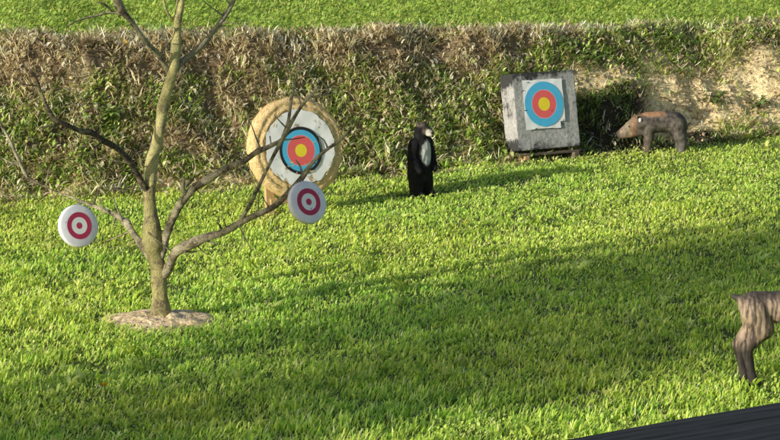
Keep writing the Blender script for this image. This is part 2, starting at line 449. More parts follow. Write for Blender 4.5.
# ------------------------------------------------------------------ tubes
def catmull(P, r, step):
    P = np.asarray(P, float); r = np.asarray(r, float)
    Q = np.vstack([2 * P[0] - P[1], P, 2 * P[-1] - P[-2]]); out, ro = [], []
    for i in range(len(P) - 1):
        p0, p1, p2, p3 = Q[i:i + 4]; L = np.linalg.norm(p2 - p1); k = max(2, int(L / step))
        for t in np.arange(k) / k:
            out.append(.5 * ((2 * p1) + (-p0 + p2) * t + (2 * p0 - 5 * p1 + 4 * p2 - p3) * t * t + (-p0 + 3 * p1 - 3 * p2 + p3) * t ** 3))
            ro.append(r[i] + (r[i + 1] - r[i]) * t)
    out.append(P[-1]); ro.append(r[-1])
    return np.array(out), np.array(ro)
def tube(P, r, segs=10, step=.03, rough=.12, wob=.25, seed=0):
    C, rr = catmull(P, r, step)
    k = np.arange(len(C)) * step
    C = C + (np.stack([vnoise(k * 5, k * 0 + seed, s=seed + q) for q in range(3)], -1) - .5) * (rr * wob)[:, None] * sstep(0, .1, k)[:, None]
    T = np.gradient(C, axis=0); T /= np.linalg.norm(T, axis=1)[:, None]
    ref = np.array([.3, 1, .2]) if abs(T[0][1]) < .8 else np.array([1, 0, .2])
    A = np.cross(T, ref); A /= np.linalg.norm(A, axis=1)[:, None]; B = np.cross(T, A)
    th = np.arange(segs) / segs * 2 * math.pi
    nz = fbm(np.cos(th)[None, :] * 1.6 + seed, k[:, None] * 14, np.sin(th)[None, :] * 1.6 + 9 + 0 * k[:, None], s=seed) - .5
    kn = (vnoise(k * 7, k * 0, s=seed + 5) ** 6)[:, None] * .5
    rad = rr[:, None] * (1 + rough * 2 * nz + kn)
    V = C[:, None, :] + A[:, None, :] * (np.cos(th) * rad)[..., None] + B[:, None, :] * (np.sin(th) * rad)[..., None]
    m = len(C); i = np.arange(m * segs).reshape(m, segs); j = np.roll(i, -1, 1)
    f = np.stack([i[:-1], j[:-1], j[1:], i[1:]], -1).reshape(-1, 4)
    Vv = np.vstack([V.reshape(-1, 3), C[0], C[-1]])
    c0 = np.stack([np.full(segs, m * segs), j[0], i[0]], -1); c1 = np.stack([np.full(segs, m * segs + 1), i[-1], j[-1]], -1)
    return Vv, [f, np.vstack([c0, c1])]
def join_geo(lst):
    V, F, off = [], {}, 0
    for v, fs in lst:
        for f in fs: F.setdefault(f.shape[1], []).append(f + off)
        V.append(v); off += len(v)
    return np.concatenate(V), [np.concatenate(f) for f in F.values()]
def geo_obj(name, geo, m, parent=None, smooth=True, origin=(0, 0, 0)):
    v, f = geo
    me = np_mesh(name, v - np.asarray(origin), f, m, smooth=smooth)
    return link(bpy.data.objects.new(name, me), parent)

# ------------------------------------------------------------------ bark
def bark(name, dark, mid, lichen, thr):
    m, nt, b = mat(name)
    n1 = noise_node(nt, 9, 5, .65); n2 = noise_node(nt, 60, 5, .7); n3 = noise_node(nt, 24, 6, .75)
    r1 = ramp(nt, n2.outputs['Fac'], [(.38, dark), (.60, mid)])
    r2 = ramp(nt, n1.outputs['Fac'], [(thr - .07, (0, 0, 0)), (thr + .07, (1, 1, 1))])
    r3 = ramp(nt, n3.outputs['Fac'], [(.35, tuple(c * .6 for c in lichen)), (.65, lichen)])
    mx = N(nt, 'ShaderNodeMix', data_type='RGBA')
    nt.links.new(r2.outputs['Color'], mx.inputs[0]); nt.links.new(r1.outputs['Color'], mx.inputs[6]); nt.links.new(r3.outputs['Color'], mx.inputs[7])
    nt.links.new(mx.outputs[2], b.inputs['Base Color'])
    b.inputs['Roughness'].default_value = .9; b.inputs['Specular IOR Level'].default_value = .2
    bump(nt, b, n2.outputs['Fac'], 1.0, .03)
    return m
M_TRUNK = bark('bark_trunk', (.10, .08, .045), (.42, .35, .19), (.62, .56, .24), .48)
M_LEADER = bark('bark_leader', (.20, .16, .09), (.64, .56, .32), (.90, .82, .36), .40)
M_DARKB = bark('bark_branch', (.045, .036, .026), (.17, .14, .10), (.50, .44, .24), .57)
M_LICHB = bark('bark_lichen', (.06, .05, .035), (.32, .26, .18), (.72, .65, .42), .49)
M_PALEB = bark('bark_twig', (.2, .17, .12), (.5, .44, .33), (.6, .54, .3), .52)

ty = TREE_FOOT[1]
def P(px, py, dy=0.0): return on_y(px, py, ty + dy)
sT = scale_at(TREE_FOOT)
def W(w): return w / sT / 2 * .86
tree = thing('fruit_tree', 'small bare fruit tree with yellowish bark standing in a sandy mound', 'tree', tuple(TREE_FOOT))
def branch(name, pts, ws, m, seed, segs=10, extra=()):
    if name == 'branch':
        ws = [w * .92 for w in ws]
        pts = [pts[0]] + [(p[0] + random.uniform(-1.6, 1.6), p[1] + random.uniform(-1.6, 1.6), p[2] if len(p) > 2 else 0) for p in pts[1:]]
    geos = [tube([P(*p) for p in pts], [W(w) for w in ws], segs, .022, .2, .5, seed)]
    if name == 'branch':        # short fruiting spurs and buds
        Cc, Rr = catmull([P(*p) for p in pts], [W(w) for w in ws], .03)
        for k_ in range(6, len(Cc) - 2, 3):
            if random.random() < .78:
                tdir = Cc[k_ + 1] - Cc[k_]; tdir /= np.linalg.norm(tdir)
                side = np.cross(tdir, [0, 1, 0]) * random.choice((-1, 1, 1)) + np.array([0, random.uniform(-.8, .8), .25]) + tdir * random.uniform(-.2, .7)
                side /= np.linalg.norm(side); L = random.choice((.025, .035, .05, .08, .15, .24)) * random.uniform(.7, 1.3)
                q0 = Cc[k_]; q2 = q0 + side * (Rr[k_] + L); q1 = (q0 + q2) / 2 + np.array([0, 0, -.004])
                geos.append(tube([q0, q1, q2], [min(Rr[k_] * .6, .008), .0045, .003 if L > .1 else .005], 5, .015, .2, .4, seed * 50 + k_))
    for (tp, tw, sd) in extra:
        geos.append(tube([P(*p) for p in tp], [W(w) for w in tw], 6, .03, .15, .5, sd))
    return geo_obj(name, join_geo(geos), m, tree, origin=TREE_FOOT)
branch('trunk', [(160, 330), (160, 322), (159, 305), (158, 286), (157, 268), (155, 252), (152, 225), (149, 200), (150, 180)], [28, 23, 19, 18, 18.5, 18, 15.5, 14.5, 14], M_TRUNK, 1, 16)
branch('leader', [(150, 186), (152, 165), (156, 147), (161, 120), (166, 95), (173, 70), (177, 35), (181, 0), (186, -50, .05), (190, -120, .1), (197, -190, .1)],
       [14, 13.5, 13, 12.5, 12.5, 11, 9.5, 8.5, 7, 5, 2], M_LEADER, 2, 14,
       [([(174, 20), (168, 14, -.05), (164, 0, -.1), (160, -40, -.2), (150, -90, -.3)], [3.5, 3, 3, 2.5, 1], 21),
        ([(178, 22), (184, 24, -.04), (190, 22, -.08)], [3, 2.2, 1], 22),
        ([(186, -50, .05), (205, -90, .2), (215, -150, .3)], [5, 4, 1.5], 23)])
branch('branch', [(174, 72), (184, 62, .05), (201, 47, .12), (218, 26, .2), (235, 0, .28), (262, -50, .4), (280, -110, .5)], [8, 8, 7.5, 6.5, 6, 4.5, 2], M_PALEB, 3, 12,
       [([(218, 26, .2), (226, 22, .1), (236, 24, .0)], [2.5, 1.8, 1], 31), ([(250, -28, .35), (275, -60, .3), (310, -80, .3)], [4, 3, 1], 32)])
branch('branch', [(168, 72), (160, 55, -.1), (146, 41, -.25), (131, 22, -.35), (122, 10, -.4), (116, -6, -.45), (100, -50, -.6), (92, -100, -.7)], [6, 6, 5.5, 6.5, 9, 10, 7, 2], M_LICHB, 4, 10,
       [([(126, 14, -.38), (110, 12, -.4), (96, 16, -.45), (82, 19, -.5), (66, 26, -.6)], [4, 3, 2.5, 2, 1], 41),
        ([(112, 11, -.4), (104, 4, -.5), (97, 2, -.5)], [2.5, 2, 1], 42)])
branch('branch', [(149, 192), (143, 184, -.05), (137, 172, -.1), (129, 161, -.18), (117, 148, -.28), (103, 140, -.38), (90, 133, -.45), (80, 130, -.5), (66, 126, -.58), (55, 120, -.62), (48, 108, -.62), (41, 92, -.64), (33, 73, -.66)],
       [9, 8.5, 8, 7.5, 7.5, 8, 6.5, 6.5, 6, 6, 4.2, 3.8, 3], M_DARKB, 5, 10,
       [([(103, 140, -.38), (97, 146, -.45), (92, 147, -.5)], [3, 2, 1], 51), ([(60, 123, -.6), (52, 126, -.65), (40, 127, -.7)], [3, 2, 1], 52),
        ([(34, 75, -.66), (30, 70, -.66)], [4.5, 3.5], 53)])
branch('branch', [(155, 266), (148, 252, .08), (137, 236, .2), (124, 222, .3), (112, 214, .38), (96, 206, .42), (82, 202, .45), (66, 194, .5), (50, 189, .5), (36, 184, .5), (28, 176, .5), (20, 162, .5), (9, 140, .5), (0, 121, .5), (-14, 92, .5), (-30, 60, .5)],
       [11, 9.5, 8, 7, 6, 5, 3.2, 1.7, 1.5, 2.4, 3.8, 4.4, 3.8, 3, 2.6, 1.5], M_LICHB, 6, 10,
       [([(112, 214, .38), (104, 209, .35), (98, 199, .33)], [3, 2, 1], 61), ([(20, 162, .5), (12, 163, .5), (2, 158, .5)], [2.5, 2, 1], 62), ([(124, 222, .3), (117, 208, .25), (113, 196, .2)], [2.6, 1.8, 1], 63)])
branch('branch', [(160, 258), (166, 243, -.02), (173, 222, -.05), (178, 208, -.07), (187, 195, -.1), (198, 186, -.13), (210, 180, -.16), (226, 170, -.2), (242, 162, -.25), (258, 152, -.3), (270, 147, -.33), (281, 140, -.36), (290, 124, -.4), (302, 106, -.44), (317, 86, -.5)],
       [12, 11, 10, 10, 10, 9, 8.5, 7.5, 7, 6, 5.5, 5, 4.5, 4.2, 3], M_LICHB, 7, 12,
       [([(186, 196, -.1), (183, 188, -.14), (184, 178, -.18)], [6, 5, 3], 71), ([(186, 186, -.1), (192, 180, -.12), (195, 176, -.14)], [4, 3, 1.5], 72),
        ([(283, 137, -.36), (288, 122, -.38), (291, 100, -.4), (295, 82, -.42), (297, 70, -.43)], [4.2, 3.8, 3.4, 3, 1.5], 73),
        ([(305, 101, -.45), (300, 97, -.45), (294, 98, -.46)], [2.5, 2, 1], 74), ([(309, 96, -.46), (316, 97, -.46), (321, 92, -.47)], [2.2, 1.8, 1], 75)])
branch('branch', [(164, 275), (169, 267, -.04), (178, 253, -.12), (190, 244, -.18), (205, 238, -.25), (222, 232, -.3), (240, 223, -.36), (258, 213, -.42), (274, 205, -.46), (291, 190, -.5), (303, 175, -.54), (312, 162, -.56), (325, 151, -.6), (339, 141, -.64), (352, 127, -.7)],
       [13, 12, 10.5, 10, 9.5, 8.5, 8, 7.5, 7, 6.5, 6, 5, 4, 3.4, 1.8], M_LICHB, 8, 12,
       [([(240, 222, -.36), (248, 208, -.4), (256, 192, -.43), (264, 175, -.45), (273, 157, -.48), (283, 138, -.5), (291, 121, -.52)], [5, 4.6, 4.2, 4, 3.8, 3.2, 2], 81),
        ([(205, 239, -.25), (212, 243, -.25), (216, 244, -.25)], [4, 3, 1.5], 82), ([(222, 232, -.3), (220, 226, -.3), (217, 222, -.32)], [3.5, 2.5, 1.2], 83),
        ([(182, 250, -.12), (190, 252, -.15), (197, 251, -.15)], [4, 3, 1.5], 84), ([(328, 149, -.6), (324, 140, -.6), (318, 136, -.6)], [2.4, 1.8, 1], 85),
        ([(303, 176, -.54), (300, 166, -.54), (296, 160, -.55)], [3, 2.4, 1.2], 86)])

# sandy mound at the foot of the tree
gm = []
na, nr_ = 72, 22
th = np.arange(na) / na * 2 * math.pi
rr = np.linspace(0, 1, nr_)
X = rr[:, None] * np.cos(th) * (.46 + .42 * (fbm(np.cos(th) * 2.6, np.sin(th) * 2.6, s=4, o=4) - .5)); Y = rr[:, None] * np.sin(th) * .42
Zm = .065 * (1 - rr[:, None] ** 1.7) + .07 * (fbm(X * 12, Y * 12, s=6, o=4) - .5) * (1 - rr[:, None] ** 4) - .012 * rr[:, None] ** 6
Vm = np.stack([X + .02, Y, Zm + float(terrain(TREE_FOOT[0], TREE_FOOT[1]))], -1).reshape(-1, 3)
ii = np.arange(na * nr_).reshape(nr_, na); jj = np.roll(ii, -1, 1)
fm = np.stack([ii[:-1], jj[:-1], jj[1:], ii[1:]], -1).reshape(-1, 4)
cm = pal(len(Vm), [(.95, .72, .42), (.84, .63, .35), (.98, .79, .50)])
mound = link(bpy.data.objects.new('soil_mound', np_mesh('soil_mound', Vm, [fm], M_SOIL, cm, smooth=True)))
mound.location = (TREE_FOOT[0], TREE_FOOT[1], 0)
tag(mound, 'low mound of pale sandy soil around the foot of the bare tree', 'soil mound')
n = 500
a = U(0, 6.283, n); q = np.sqrt(U(0, 1, n)) * U(.6, 1.2, n)
x = TREE_FOOT[0] + .02 + np.cos(a) * q * .42; y = TREE_FOOT[1] + np.sin(a) * q * .38
z = terrain(x, y) + .055 * np.clip(1 - q ** 1.7, 0, 1)
crumbs = clod_cloud('soil_crumbs', np.stack([x, y, z], -1), U(.003, .011, n), pal(n, [(.76, .60, .38), (.58, .44, .27), (.84, .69, .47)]), M_SOIL, 'loose crumbs of pale soil on the mound around the tree', 'soil crumbs')

# ------------------------------------------------------------------ flat colour materials (printed paper, foam)
def flat(name, c, rough=.6, var=.12, scale=12, bstr=.1):
    return simple(name, [(.3, tuple(k * (1 - var) for k in c)), (.7, tuple(min(1, k * (1 + var * .5)) for k in c))], scale, rough, bstr, .003, spec=.35)
M_WHITE = flat('white_foam', (.86, .86, .91), .6, .16, 9, .1)
M_PAPER = flat('target_paper', (.9, .9, .89), .7, .08, 9)
M_CRIM = flat('crimson_ring', (.52, .04, .11), .6, .15)
M_YEL = flat('yellow_print', (.92, .74, .04), .6, .08)
M_RED = flat('red_print', (.85, .14, .14), .6, .1)
M_BLU = flat('blue_print', (.09, .50, .80), .6, .1)
M_BLK = flat('black_print', (.02, .02, .022), .6, .3)
M_PINK = flat('pink_line', (.70, .45, .50), .6, .1)
M_WIRE = flat('dull_wire', (.25, .25, .25), .4, .2)
M_WOOD = simple('pale_timber', [(.3, (.42, .27, .12)), (.7, (.60, .42, .20))], 6, .75, .3, .004, stretch=(8, 8, 1))
M_OLDWOOD = simple('weathered_timber', [(.3, (.08, .065, .05)), (.7, (.2, .16, .11))], 6, .85, .4, .004, stretch=(1, 8, 8))

def rings(name, radii, mats, parent, y=0.0, cx=0.0, cz=0.0, segs=72, rag=0.0, first_disc=True):
    """concentric bands in the local XZ plane facing -Y, outermost radius first is the edge of the band list (inner to outer)"""
    V, F, mi = [], {3: [], 4: []}, []
    th = np.arange(segs) / segs * 2 * math.pi
    V.append(np.array([[cx, y, cz]]))
    rs = list(radii)
    for k, r in enumerate(rs):
        rag_k = 1 + (rag * (fbm(np.cos(th) * 2.5, np.sin(th) * 2.5, s=k) - .5) if k == len(rs) - 1 else 0)
        V.append(np.stack([cx + r * rag_k * np.cos(th), np.full(segs, y), cz + r * rag_k * np.sin(th)], -1))
    tri = np.stack([np.zeros(segs, int), 1 + np.arange(segs), 1 + np.roll(np.arange(segs), -1)], -1)
    quads, mq = [], []
    for k in range(1, len(rs)):
        a0 = 1 + (k - 1) * segs + np.arange(segs); a1 = 1 + (k - 1) * segs + np.roll(np.arange(segs), -1)
        quads.append(np.stack([a0, a0 + segs, a1 + segs, a1], -1)); mq += [k] * segs
    me = np_mesh(name, np.vstack(V), [tri] + ([np.vstack(quads)] if quads else []), mats, mat_idx=[0] * segs + mq)
    return link(bpy.data.objects.new(name, me), parent)

def lathe_y(prof, segs=64, nz=0.0, seed=0):
    """profile [(radius, y)] revolved around local Y axis"""
    pr = np.array(prof, float); m = len(pr)
    th = np.arange(segs) / segs * 2 * math.pi
    r = pr[:, 0][:, None] * np.ones(segs)
    yy = pr[:, 1][:, None] * np.ones(segs)
    if nz:
        r = r + nz * (fbm(np.cos(th)[None] * 4 + r * 3, np.sin(th)[None] * 4, yy * 20, s=seed) - .5)
        yy = yy + nz * (fbm(np.cos(th)[None] * 9 * (r + .1) * 3, np.sin(th)[None] * 9 * (r + .1) * 3, s=seed + 3) - .5)
    V = np.stack([r * np.cos(th), yy, r * np.sin(th)], -1).reshape(-1, 3)
    i = np.arange(m * segs).reshape(m, segs); j = np.roll(i, -1, 1)
    return V, [np.stack([i[:-1], i[1:], j[1:], j[:-1]], -1).reshape(-1, 4)]

# ------------------------------------------------------------------ two hanging foam discs
def hanging_disc(px, py, dy, dia_px, hook, label, yaw, lean, roll=0):
    c = P(px, py, dy); s = scale_at(c); r = dia_px / s / 2
    t = thing('hanging_target_disc', label, 'target disc', tuple(c), 0, 'white foam discs hung on the tree')
    t.rotation_euler = (Matrix.Rotation(yaw, 3, 'Z') @ Matrix.Rotation(-lean, 3, 'X') @ Matrix.Rotation(roll, 3, 'Y')).to_euler()
    bpy.context.view_layer.update()
    h = .023
    prof = [(0.0001, -h), (r * .5, -h), (r * .93, -h), (r * .98, -h + .004), (r, -h + .012), (r, h - .012), (r * .98, h - .003), (r * .9, h), (.0001, h)]
    geo_obj('foam_disc', lathe_y(prof, 72), M_WHITE, t)
    rings('ring_print', [r * .155, r * .40, r * .635], [M_CRIM, M_PAPER, M_CRIM], t, -h - .0015)
    for k_ in range(7):
        a_ = random.uniform(0, 6.283); q_ = random.uniform(.1, .85) * r; w_ = random.uniform(.003, .006)
        bm = bmesh.new()
        bm.faces.new([bm.verts.new((q_ * math.cos(a_) + w_ * math.cos(u) * random.uniform(.6, 1.4), -h - .003, q_ * math.sin(a_) + w_ * math.sin(u) * random.uniform(.6, 1.6))) for u in np.arange(7) / 7 * 6.283])
        bm_obj('arrow_hole', bm, M_WIRE, t)
    # wire from the branch down to a staple on the rim
    hk = t.matrix_world.inverted() @ Vector(P(*hook))
    rim = Vector((0, 0, r - .008))
    geo_obj('hanging_wire', join_geo([tube([rim, rim.lerp(hk, .5) + Vector((.006, 0, 0)), hk], [.005] * 3, 6, .02, 0, 0, 1),
                                      tube([rim + Vector((-.012, -.01, -.004)), rim + Vector((0, -.012, .012)), rim + Vector((.012, -.01, -.004))], [.003] * 3, 6, .01, 0, 0, 1)]), M_WIRE, t)
    return t
hanging_disc(78, 226, .40, 43, (82, 202, .45), 'white foam disc with crimson rings hanging from the tree on the left, over open grass', R(35), R(15))
hanging_disc(307, 202.5, -.62, 43.5, (301, 179, -.54), 'white foam disc with crimson rings hanging in front of the round straw target', R(37), R(20), R(-3))

# ------------------------------------------------------------------ round straw target on an easel
def face_frame(o, yaw, lean, roll=0):
    o.rotation_euler = (Matrix.Rotation(yaw, 3, 'Z') @ Matrix.Rotation(-lean, 3, 'X') @ Matrix.Rotation(roll, 3, 'Y')).to_euler()
m, nt, b = mat('straw_rope')
tc = N(nt, 'ShaderNodeTexCoord'); n1 = noise_node(nt, 55, 6, .7); n2 = noise_node(nt, 8, 3)
r1 = ramp(nt, n1.outputs['Fac'], [(.28, (.42, .26, .09)), (.5, (.76, .56, .27)), (.72, (.90, .75, .46))])
nt.links.new(r1.outputs['Color'], b.inputs['Base Color']); b.inputs['Roughness'].default_value = .8; b.inputs['Specular IOR Level'].default_value = .2
bump(nt, b, n1.outputs['Fac'], 1.0, .012); M_STRAW = m
foot = on_z(292, 213)
YS = foot[1] + .05
c = on_y(298.5, 147.5, YS); s = scale_at(c)
rS = 51 / s
tS = thing('straw_target', 'round coiled straw target with white paper and yellow, red, blue and black rings', 'straw target', tuple(c))
YAW_S, LEAN_S = R(29), R(11)
face_frame(tS, YAW_S, LEAN_S)
prof = []
ncoil = 7; pitch = rS / ncoil
def bumpseg(a, b_, h, k=7):
    """half-round bump between two profile points, pushed outwards by h"""
    a = np.array(a); b_ = np.array(b_); d = b_ - a; nrm = np.array([d[1], -d[0]]); nrm = nrm / np.linalg.norm(nrm)
    for t in np.linspace(0, 1, k)[:-1]:
        prof.append(tuple(a + d * t + nrm * h * math.sin(math.pi * t)))
fy, by = 0.0, .155
for k in range(ncoil - 1):
    bumpseg((max(k * pitch, .0005), fy), ((k + 1) * pitch, fy), .02)
bumpseg(((ncoil - 1) * pitch, fy), (rS - .012, fy + .012), .012)
for k in range(3):
    bumpseg((rS - .012, fy + .012 + k * .044), (rS - .012, fy + .012 + (k + 1) * .044), .015)
bumpseg((rS - .012, .144), ((ncoil - 1) * pitch, by), .012)
for k in range(ncoil - 1, 0, -1):
    bumpseg((k * pitch, by), (max((k - 1) * pitch, .0005), by), .012)
coilV, coilF = lathe_y(prof, 150, .022, 3)
# loose straws sticking out of the rope
n = 1500; a = U(0, 6.283, n); onrim = rng.random(n) < .45
rad = np.where(onrim, rS, U(.66, 1.0, n) * rS); yy = np.where(onrim, U(0, .15, n), -.012)
root = np.stack([rad * np.cos(a), yy, rad * np.sin(a)], -1)
out = np.where(onrim[:, None], np.stack([np.cos(a), 0 * a, np.sin(a)], -1), np.array([[0, -1, 0]])) * U(.2, .8, n)[:, None]
tang = np.stack([-np.sin(a), U(-.3, .3, n), np.cos(a)], -1) * rng.choice([-1, 1], n)[:, None]
dvec = tang + out * .55; dvec /= np.linalg.norm(dvec, axis=1)[:, None]
sd = np.cross(dvec, np.array([.3, .5, .8])); sd /= np.linalg.norm(sd, axis=1)[:, None]
Ls = U(.02, .06, n)[:, None]; sw = U(.001, .002, n)[:, None]
sv = np.stack([root - sd * sw, root + sd * sw, root + dvec * Ls + sd * sw * .5], 1).reshape(-1, 3)
sf = np.arange(n * 3).reshape(n, 3)
geo_obj('straw_coil', join_geo([(coilV, coilF), (sv, [sf])]), M_STRAW, tS)
# white paper: worn octagon, slightly buckled
th = np.arange(96) / 96 * 2 * math.pi
octo = .37 / np.maximum(np.abs(np.cos(th)), np.maximum(np.abs(np.sin(th)) * 1.03, (np.abs(np.cos(th)) + np.abs(np.sin(th))) * .76))
octo = np.minimum(octo * 1.0, .352) * (1 + .16 * (fbm(np.cos(th) * 4, np.sin(th) * 4, s=8, o=4) - .5)) * (rS / .465)
pr = np.linspace(0, 1, 14)
PX_ = pr[:, None] * octo * np.cos(th); PZ_ = pr[:, None] * octo * np.sin(th)
PY_ = -.024 - .012 * fbm(PX_ * 9, PZ_ * 9, s=15)
pv = np.stack([PX_, PY_, PZ_], -1).reshape(-1, 3)
i = np.arange(14 * 96).reshape(14, 96); j = np.roll(i, -1, 1)
m, nt, b = mat('torn_target_paper')
nz = noise_node(nt, 7, 5, .6); r = ramp(nt, nz.outputs['Fac'], [(.36, (.45, .33, .2)), (.40, (.88, .87, .85)), (.7, (.93, .93, .92))])
nt.links.new(r.outputs['Color'], b.inputs['Base Color']); b.inputs['Roughness'].default_value = .75; M_TORN = m
pf = geo_obj('paper_face', (pv, [np.stack([i[:-1], i[1:], j[1:], j[:-1]], -1).reshape(-1, 4)]), M_TORN, tS)
q = .218 * rS / .465
rings('ring_print', [q * .27, q * .46, q * .63, q * .655, q * .87, q * 1.0], [M_YEL, M_RED, M_RED, M_PINK, M_BLU, M_BLK], pf, -.0385, .004, -.03, 72)
# tears and arrow holes around the rings
for k in range(22):
    a_ = random.uniform(0, 6.283); rr_ = random.uniform(.15, .385) * rS / .465; L = random.uniform(.008, .03); w_ = random.uniform(.003, .008)
    p = Vector((rr_ * math.cos(a_), -.0397 - .0002 * k * .1, rr_ * math.sin(a_))); dd = Vector((math.cos(a_ * 3), 0, math.sin(a_ * 3))); nn = Vector((-dd.z, 0, dd.x))
    bm = bmesh.new()
    vs = [bm.verts.new(p + dd * L * u + nn * w_ * v_ * random.uniform(.5, 1.3)) for u, v_ in ((-1, 0), (-.3, -1), (.5, -.8), (1, 0), (.4, 1), (-.4, .9))]
    bm.faces.new(vs)
    bm_obj('arrow_hole', bm, M_STRAW, pf)
# easel
e_rot = Matrix.Rotation(YAW_S, 3, 'Z')
Bz = float(terrain(c[0], c[1]))
tE = thing('target_easel', 'pale timber easel carrying the round straw target', 'easel', (c[0], c[1], Bz), YAW_S)
def plank(name, a, b_, w, d, m, parent, ups=Vector((0, 1, 0))):
    a = Vector(a); b_ = Vector(b_); z = (b_ - a).normalized(); x_ = ups.cross(z).normalized(); y_ = z.cross(x_)
    M3 = Matrix((x_, y_, z)).transposed()
    bm = bmesh.new(); add_box(bm, (w, d, (b_ - a).length), (a + b_) / 2, M3, .004)
    return bm_obj(name, bm, m, parent)
zc = c[2] - Bz
for lx0, lx1 in ((-.31, -.20), (.10, .12)):
    plank('leg', (lx0, -.03, -.02), (lx1, .30, zc + .35), .085, .04, M_WOOD, tE)
plank('rear_leg', (0, .62, -.02), (0, .31, zc + .36), .06, .04, M_WOOD, tE)
plank('crossbar', (-.26, .115, .22), (.26, .115, .22), .05, .04, M_WOOD, tE)
plank('rest_rail', (-.30, -.0, .13), (.13, -.0, .13), .05, .05, M_WOOD, tE)
plank('crossbar', (-.2, .27, zc + .3), (.2, .27, zc + .3), .05, .04, M_WOOD, tE)

# ------------------------------------------------------------------ square foam block on a low stand
m, nt, b = mat('weathered_foam')
n1 = noise_node(nt, 4.5, 6, .65); n2 = noise_node(nt, 26, 6, .7)
tc = N(nt, 'ShaderNodeTexCoord'); sep = N(nt, 'ShaderNodeSeparateXYZ'); nt.links.new(tc.outputs['Object'], sep.inputs[0])
mp = N(nt, 'ShaderNodeMapping'); mp.inputs['Scale'].default_value = (4, 22, 2.2); nt.links.new(tc.outputs['Object'], mp.inputs['Vector'])
n3 = noise_node(nt, 2.6, 5, .7, mp.outputs['Vector'])
# black staining: strong along the top band, along the bottom edge and streaked down the sides
absx = N(nt, 'ShaderNodeMath', operation='ABSOLUTE'); nt.links.new(sep.outputs['Z'], absx.inputs[0])
edge = N(nt, 'ShaderNodeMapRange'); edge.inputs['From Min'].default_value = .26; edge.inputs['From Max'].default_value = .40; edge.inputs['To Max'].default_value = .14
nt.links.new(absx.outputs[0], edge.inputs['Value'])
top = N(nt, 'ShaderNodeMapRange'); top.inputs['From Min'].default_value = .2; top.inputs['From Max'].default_value = .36; top.inputs['To Max'].default_value = .08
nt.links.new(sep.outputs['Z'], top.inputs['Value'])
geo_n = N(nt, 'ShaderNodeTexCoord'); sn = N(nt, 'ShaderNodeSeparateXYZ'); nt.links.new(geo_n.outputs['Normal'], sn.inputs[0])
ax = N(nt, 'ShaderNodeMath', operation='ABSOLUTE'); nt.links.new(sn.outputs['X'], ax.inputs[0])
side = N(nt, 'ShaderNodeMath', operation='MULTIPLY'); nt.links.new(ax.outputs[0], side.inputs[0]); side.inputs[1].default_value = .2
s1 = N(nt, 'ShaderNodeMath', operation='ADD'); nt.links.new(edge.outputs[0], s1.inputs[0]); nt.links.new(top.outputs[0], s1.inputs[1])
s2 = N(nt, 'ShaderNodeMath', operation='MULTIPLY_ADD'); nt.links.new(n1.outputs['Fac'], s2.inputs[0]); s2.inputs[1].default_value = .62; nt.links.new(s1.outputs[0], s2.inputs[2])
s3 = N(nt, 'ShaderNodeMath', operation='MULTIPLY_ADD'); nt.links.new(n2.outputs['Fac'], s3.inputs[0]); s3.inputs[1].default_value = .38; nt.links.new(s2.outputs[0], s3.inputs[2])
n3m = N(nt, 'ShaderNodeMath', operation='MULTIPLY'); nt.links.new(n3.outputs['Fac'], n3m.inputs[0]); nt.links.new(side.outputs[0], n3m.inputs[1])
s4 = N(nt, 'ShaderNodeMath', operation='ADD'); nt.links.new(s3.outputs[0], s4.inputs[0]); nt.links.new(n3m.outputs[0], s4.inputs[1])
stain = ramp(nt, s4.outputs[0], [(.60, (0, 0, 0)), (.70, (1, 1, 1))])
rb = ramp(nt, n2.outputs['Fac'], [(.3, (.27, .26, .25)), (.7, (.55, .54, .52))])
mx = N(nt, 'ShaderNodeMix', data_type='RGBA'); nt.links.new(stain.outputs['Color'], mx.inputs[0]); nt.links.new(rb.outputs['Color'], mx.inputs[6]); mx.inputs[7].default_value = (.035, .035, .035, 1)
nt.links.new(mx.outputs[2], b.inputs['Base Color']); b.inputs['Roughness'].default_value = .85
bump(nt, b, s3.outputs[0], .9, .025); M_BLOCK = m
YAW_B, LEAN_B = R(29), R(11)
bf = on_z(545, 158)
yB = bf[1]
cB = on_y(546.5, 110, yB); sB = scale_at(cB)
hB = 77 / sB; wB = 64 / math.cos(YAW_B) / sB; dB = .25
tB = thing('foam_target_block', 'square weathered grey foam block with a blue, red and yellow target face', 'target block', tuple(cB))
face_frame(tB, YAW_B, LEAN_B)
bm = bmesh.new(); add_box(bm, (wB, dB, hB), (0, dB / 2, 0), None, .012)
bmesh.ops.subdivide_edges(bm, edges=[e for e in bm.edges if e.calc_length() > .15], cuts=14, use_grid_fill=True)
for v_ in bm.verts:
    p = np.array(v_.co); d_ = (fbm(p[0:1] * 9, p[2:3] * 9, p[1:2] * 9, s=44, o=4)[0] - .5) * .022
    ctr = Vector((0, dB / 2, 0)); dirn = Vector(((v_.co.x) / wB, (v_.co.y - dB / 2) / dB, v_.co.z / hB)); v_.co += dirn.normalized() * d_
bm_obj('foam_block', bm, M_BLOCK, tB)
px_ = .245 * hB / .8
fx, fz = -.035, .065
bm = bmesh.new()
nn_ = 9
grid = [[bm.verts.new((fx + (u / (nn_ - 1) - .5) * 2 * px_ * (1 + .02 * random.uniform(-1, 1) * (u in (0, nn_ - 1))), -.014 - .003 * random.random(), fz + (w / (nn_ - 1) - .5) * 2.08 * px_ * (1 + .02 * random.uniform(-1, 1) * (w in (0, nn_ - 1))))) for u in range(nn_)] for w in range(nn_)]
for w in range(nn_ - 1):
    for u in range(nn_ - 1):
        if (u, w) in ((nn_ - 2, 0),): continue
        bm.faces.new((grid[w][u], grid[w][u + 1], grid[w + 1][u + 1], grid[w + 1][u]))
pfB = bm_obj('paper_face', bm, M_PAPER, tB)
q = px_ * .955
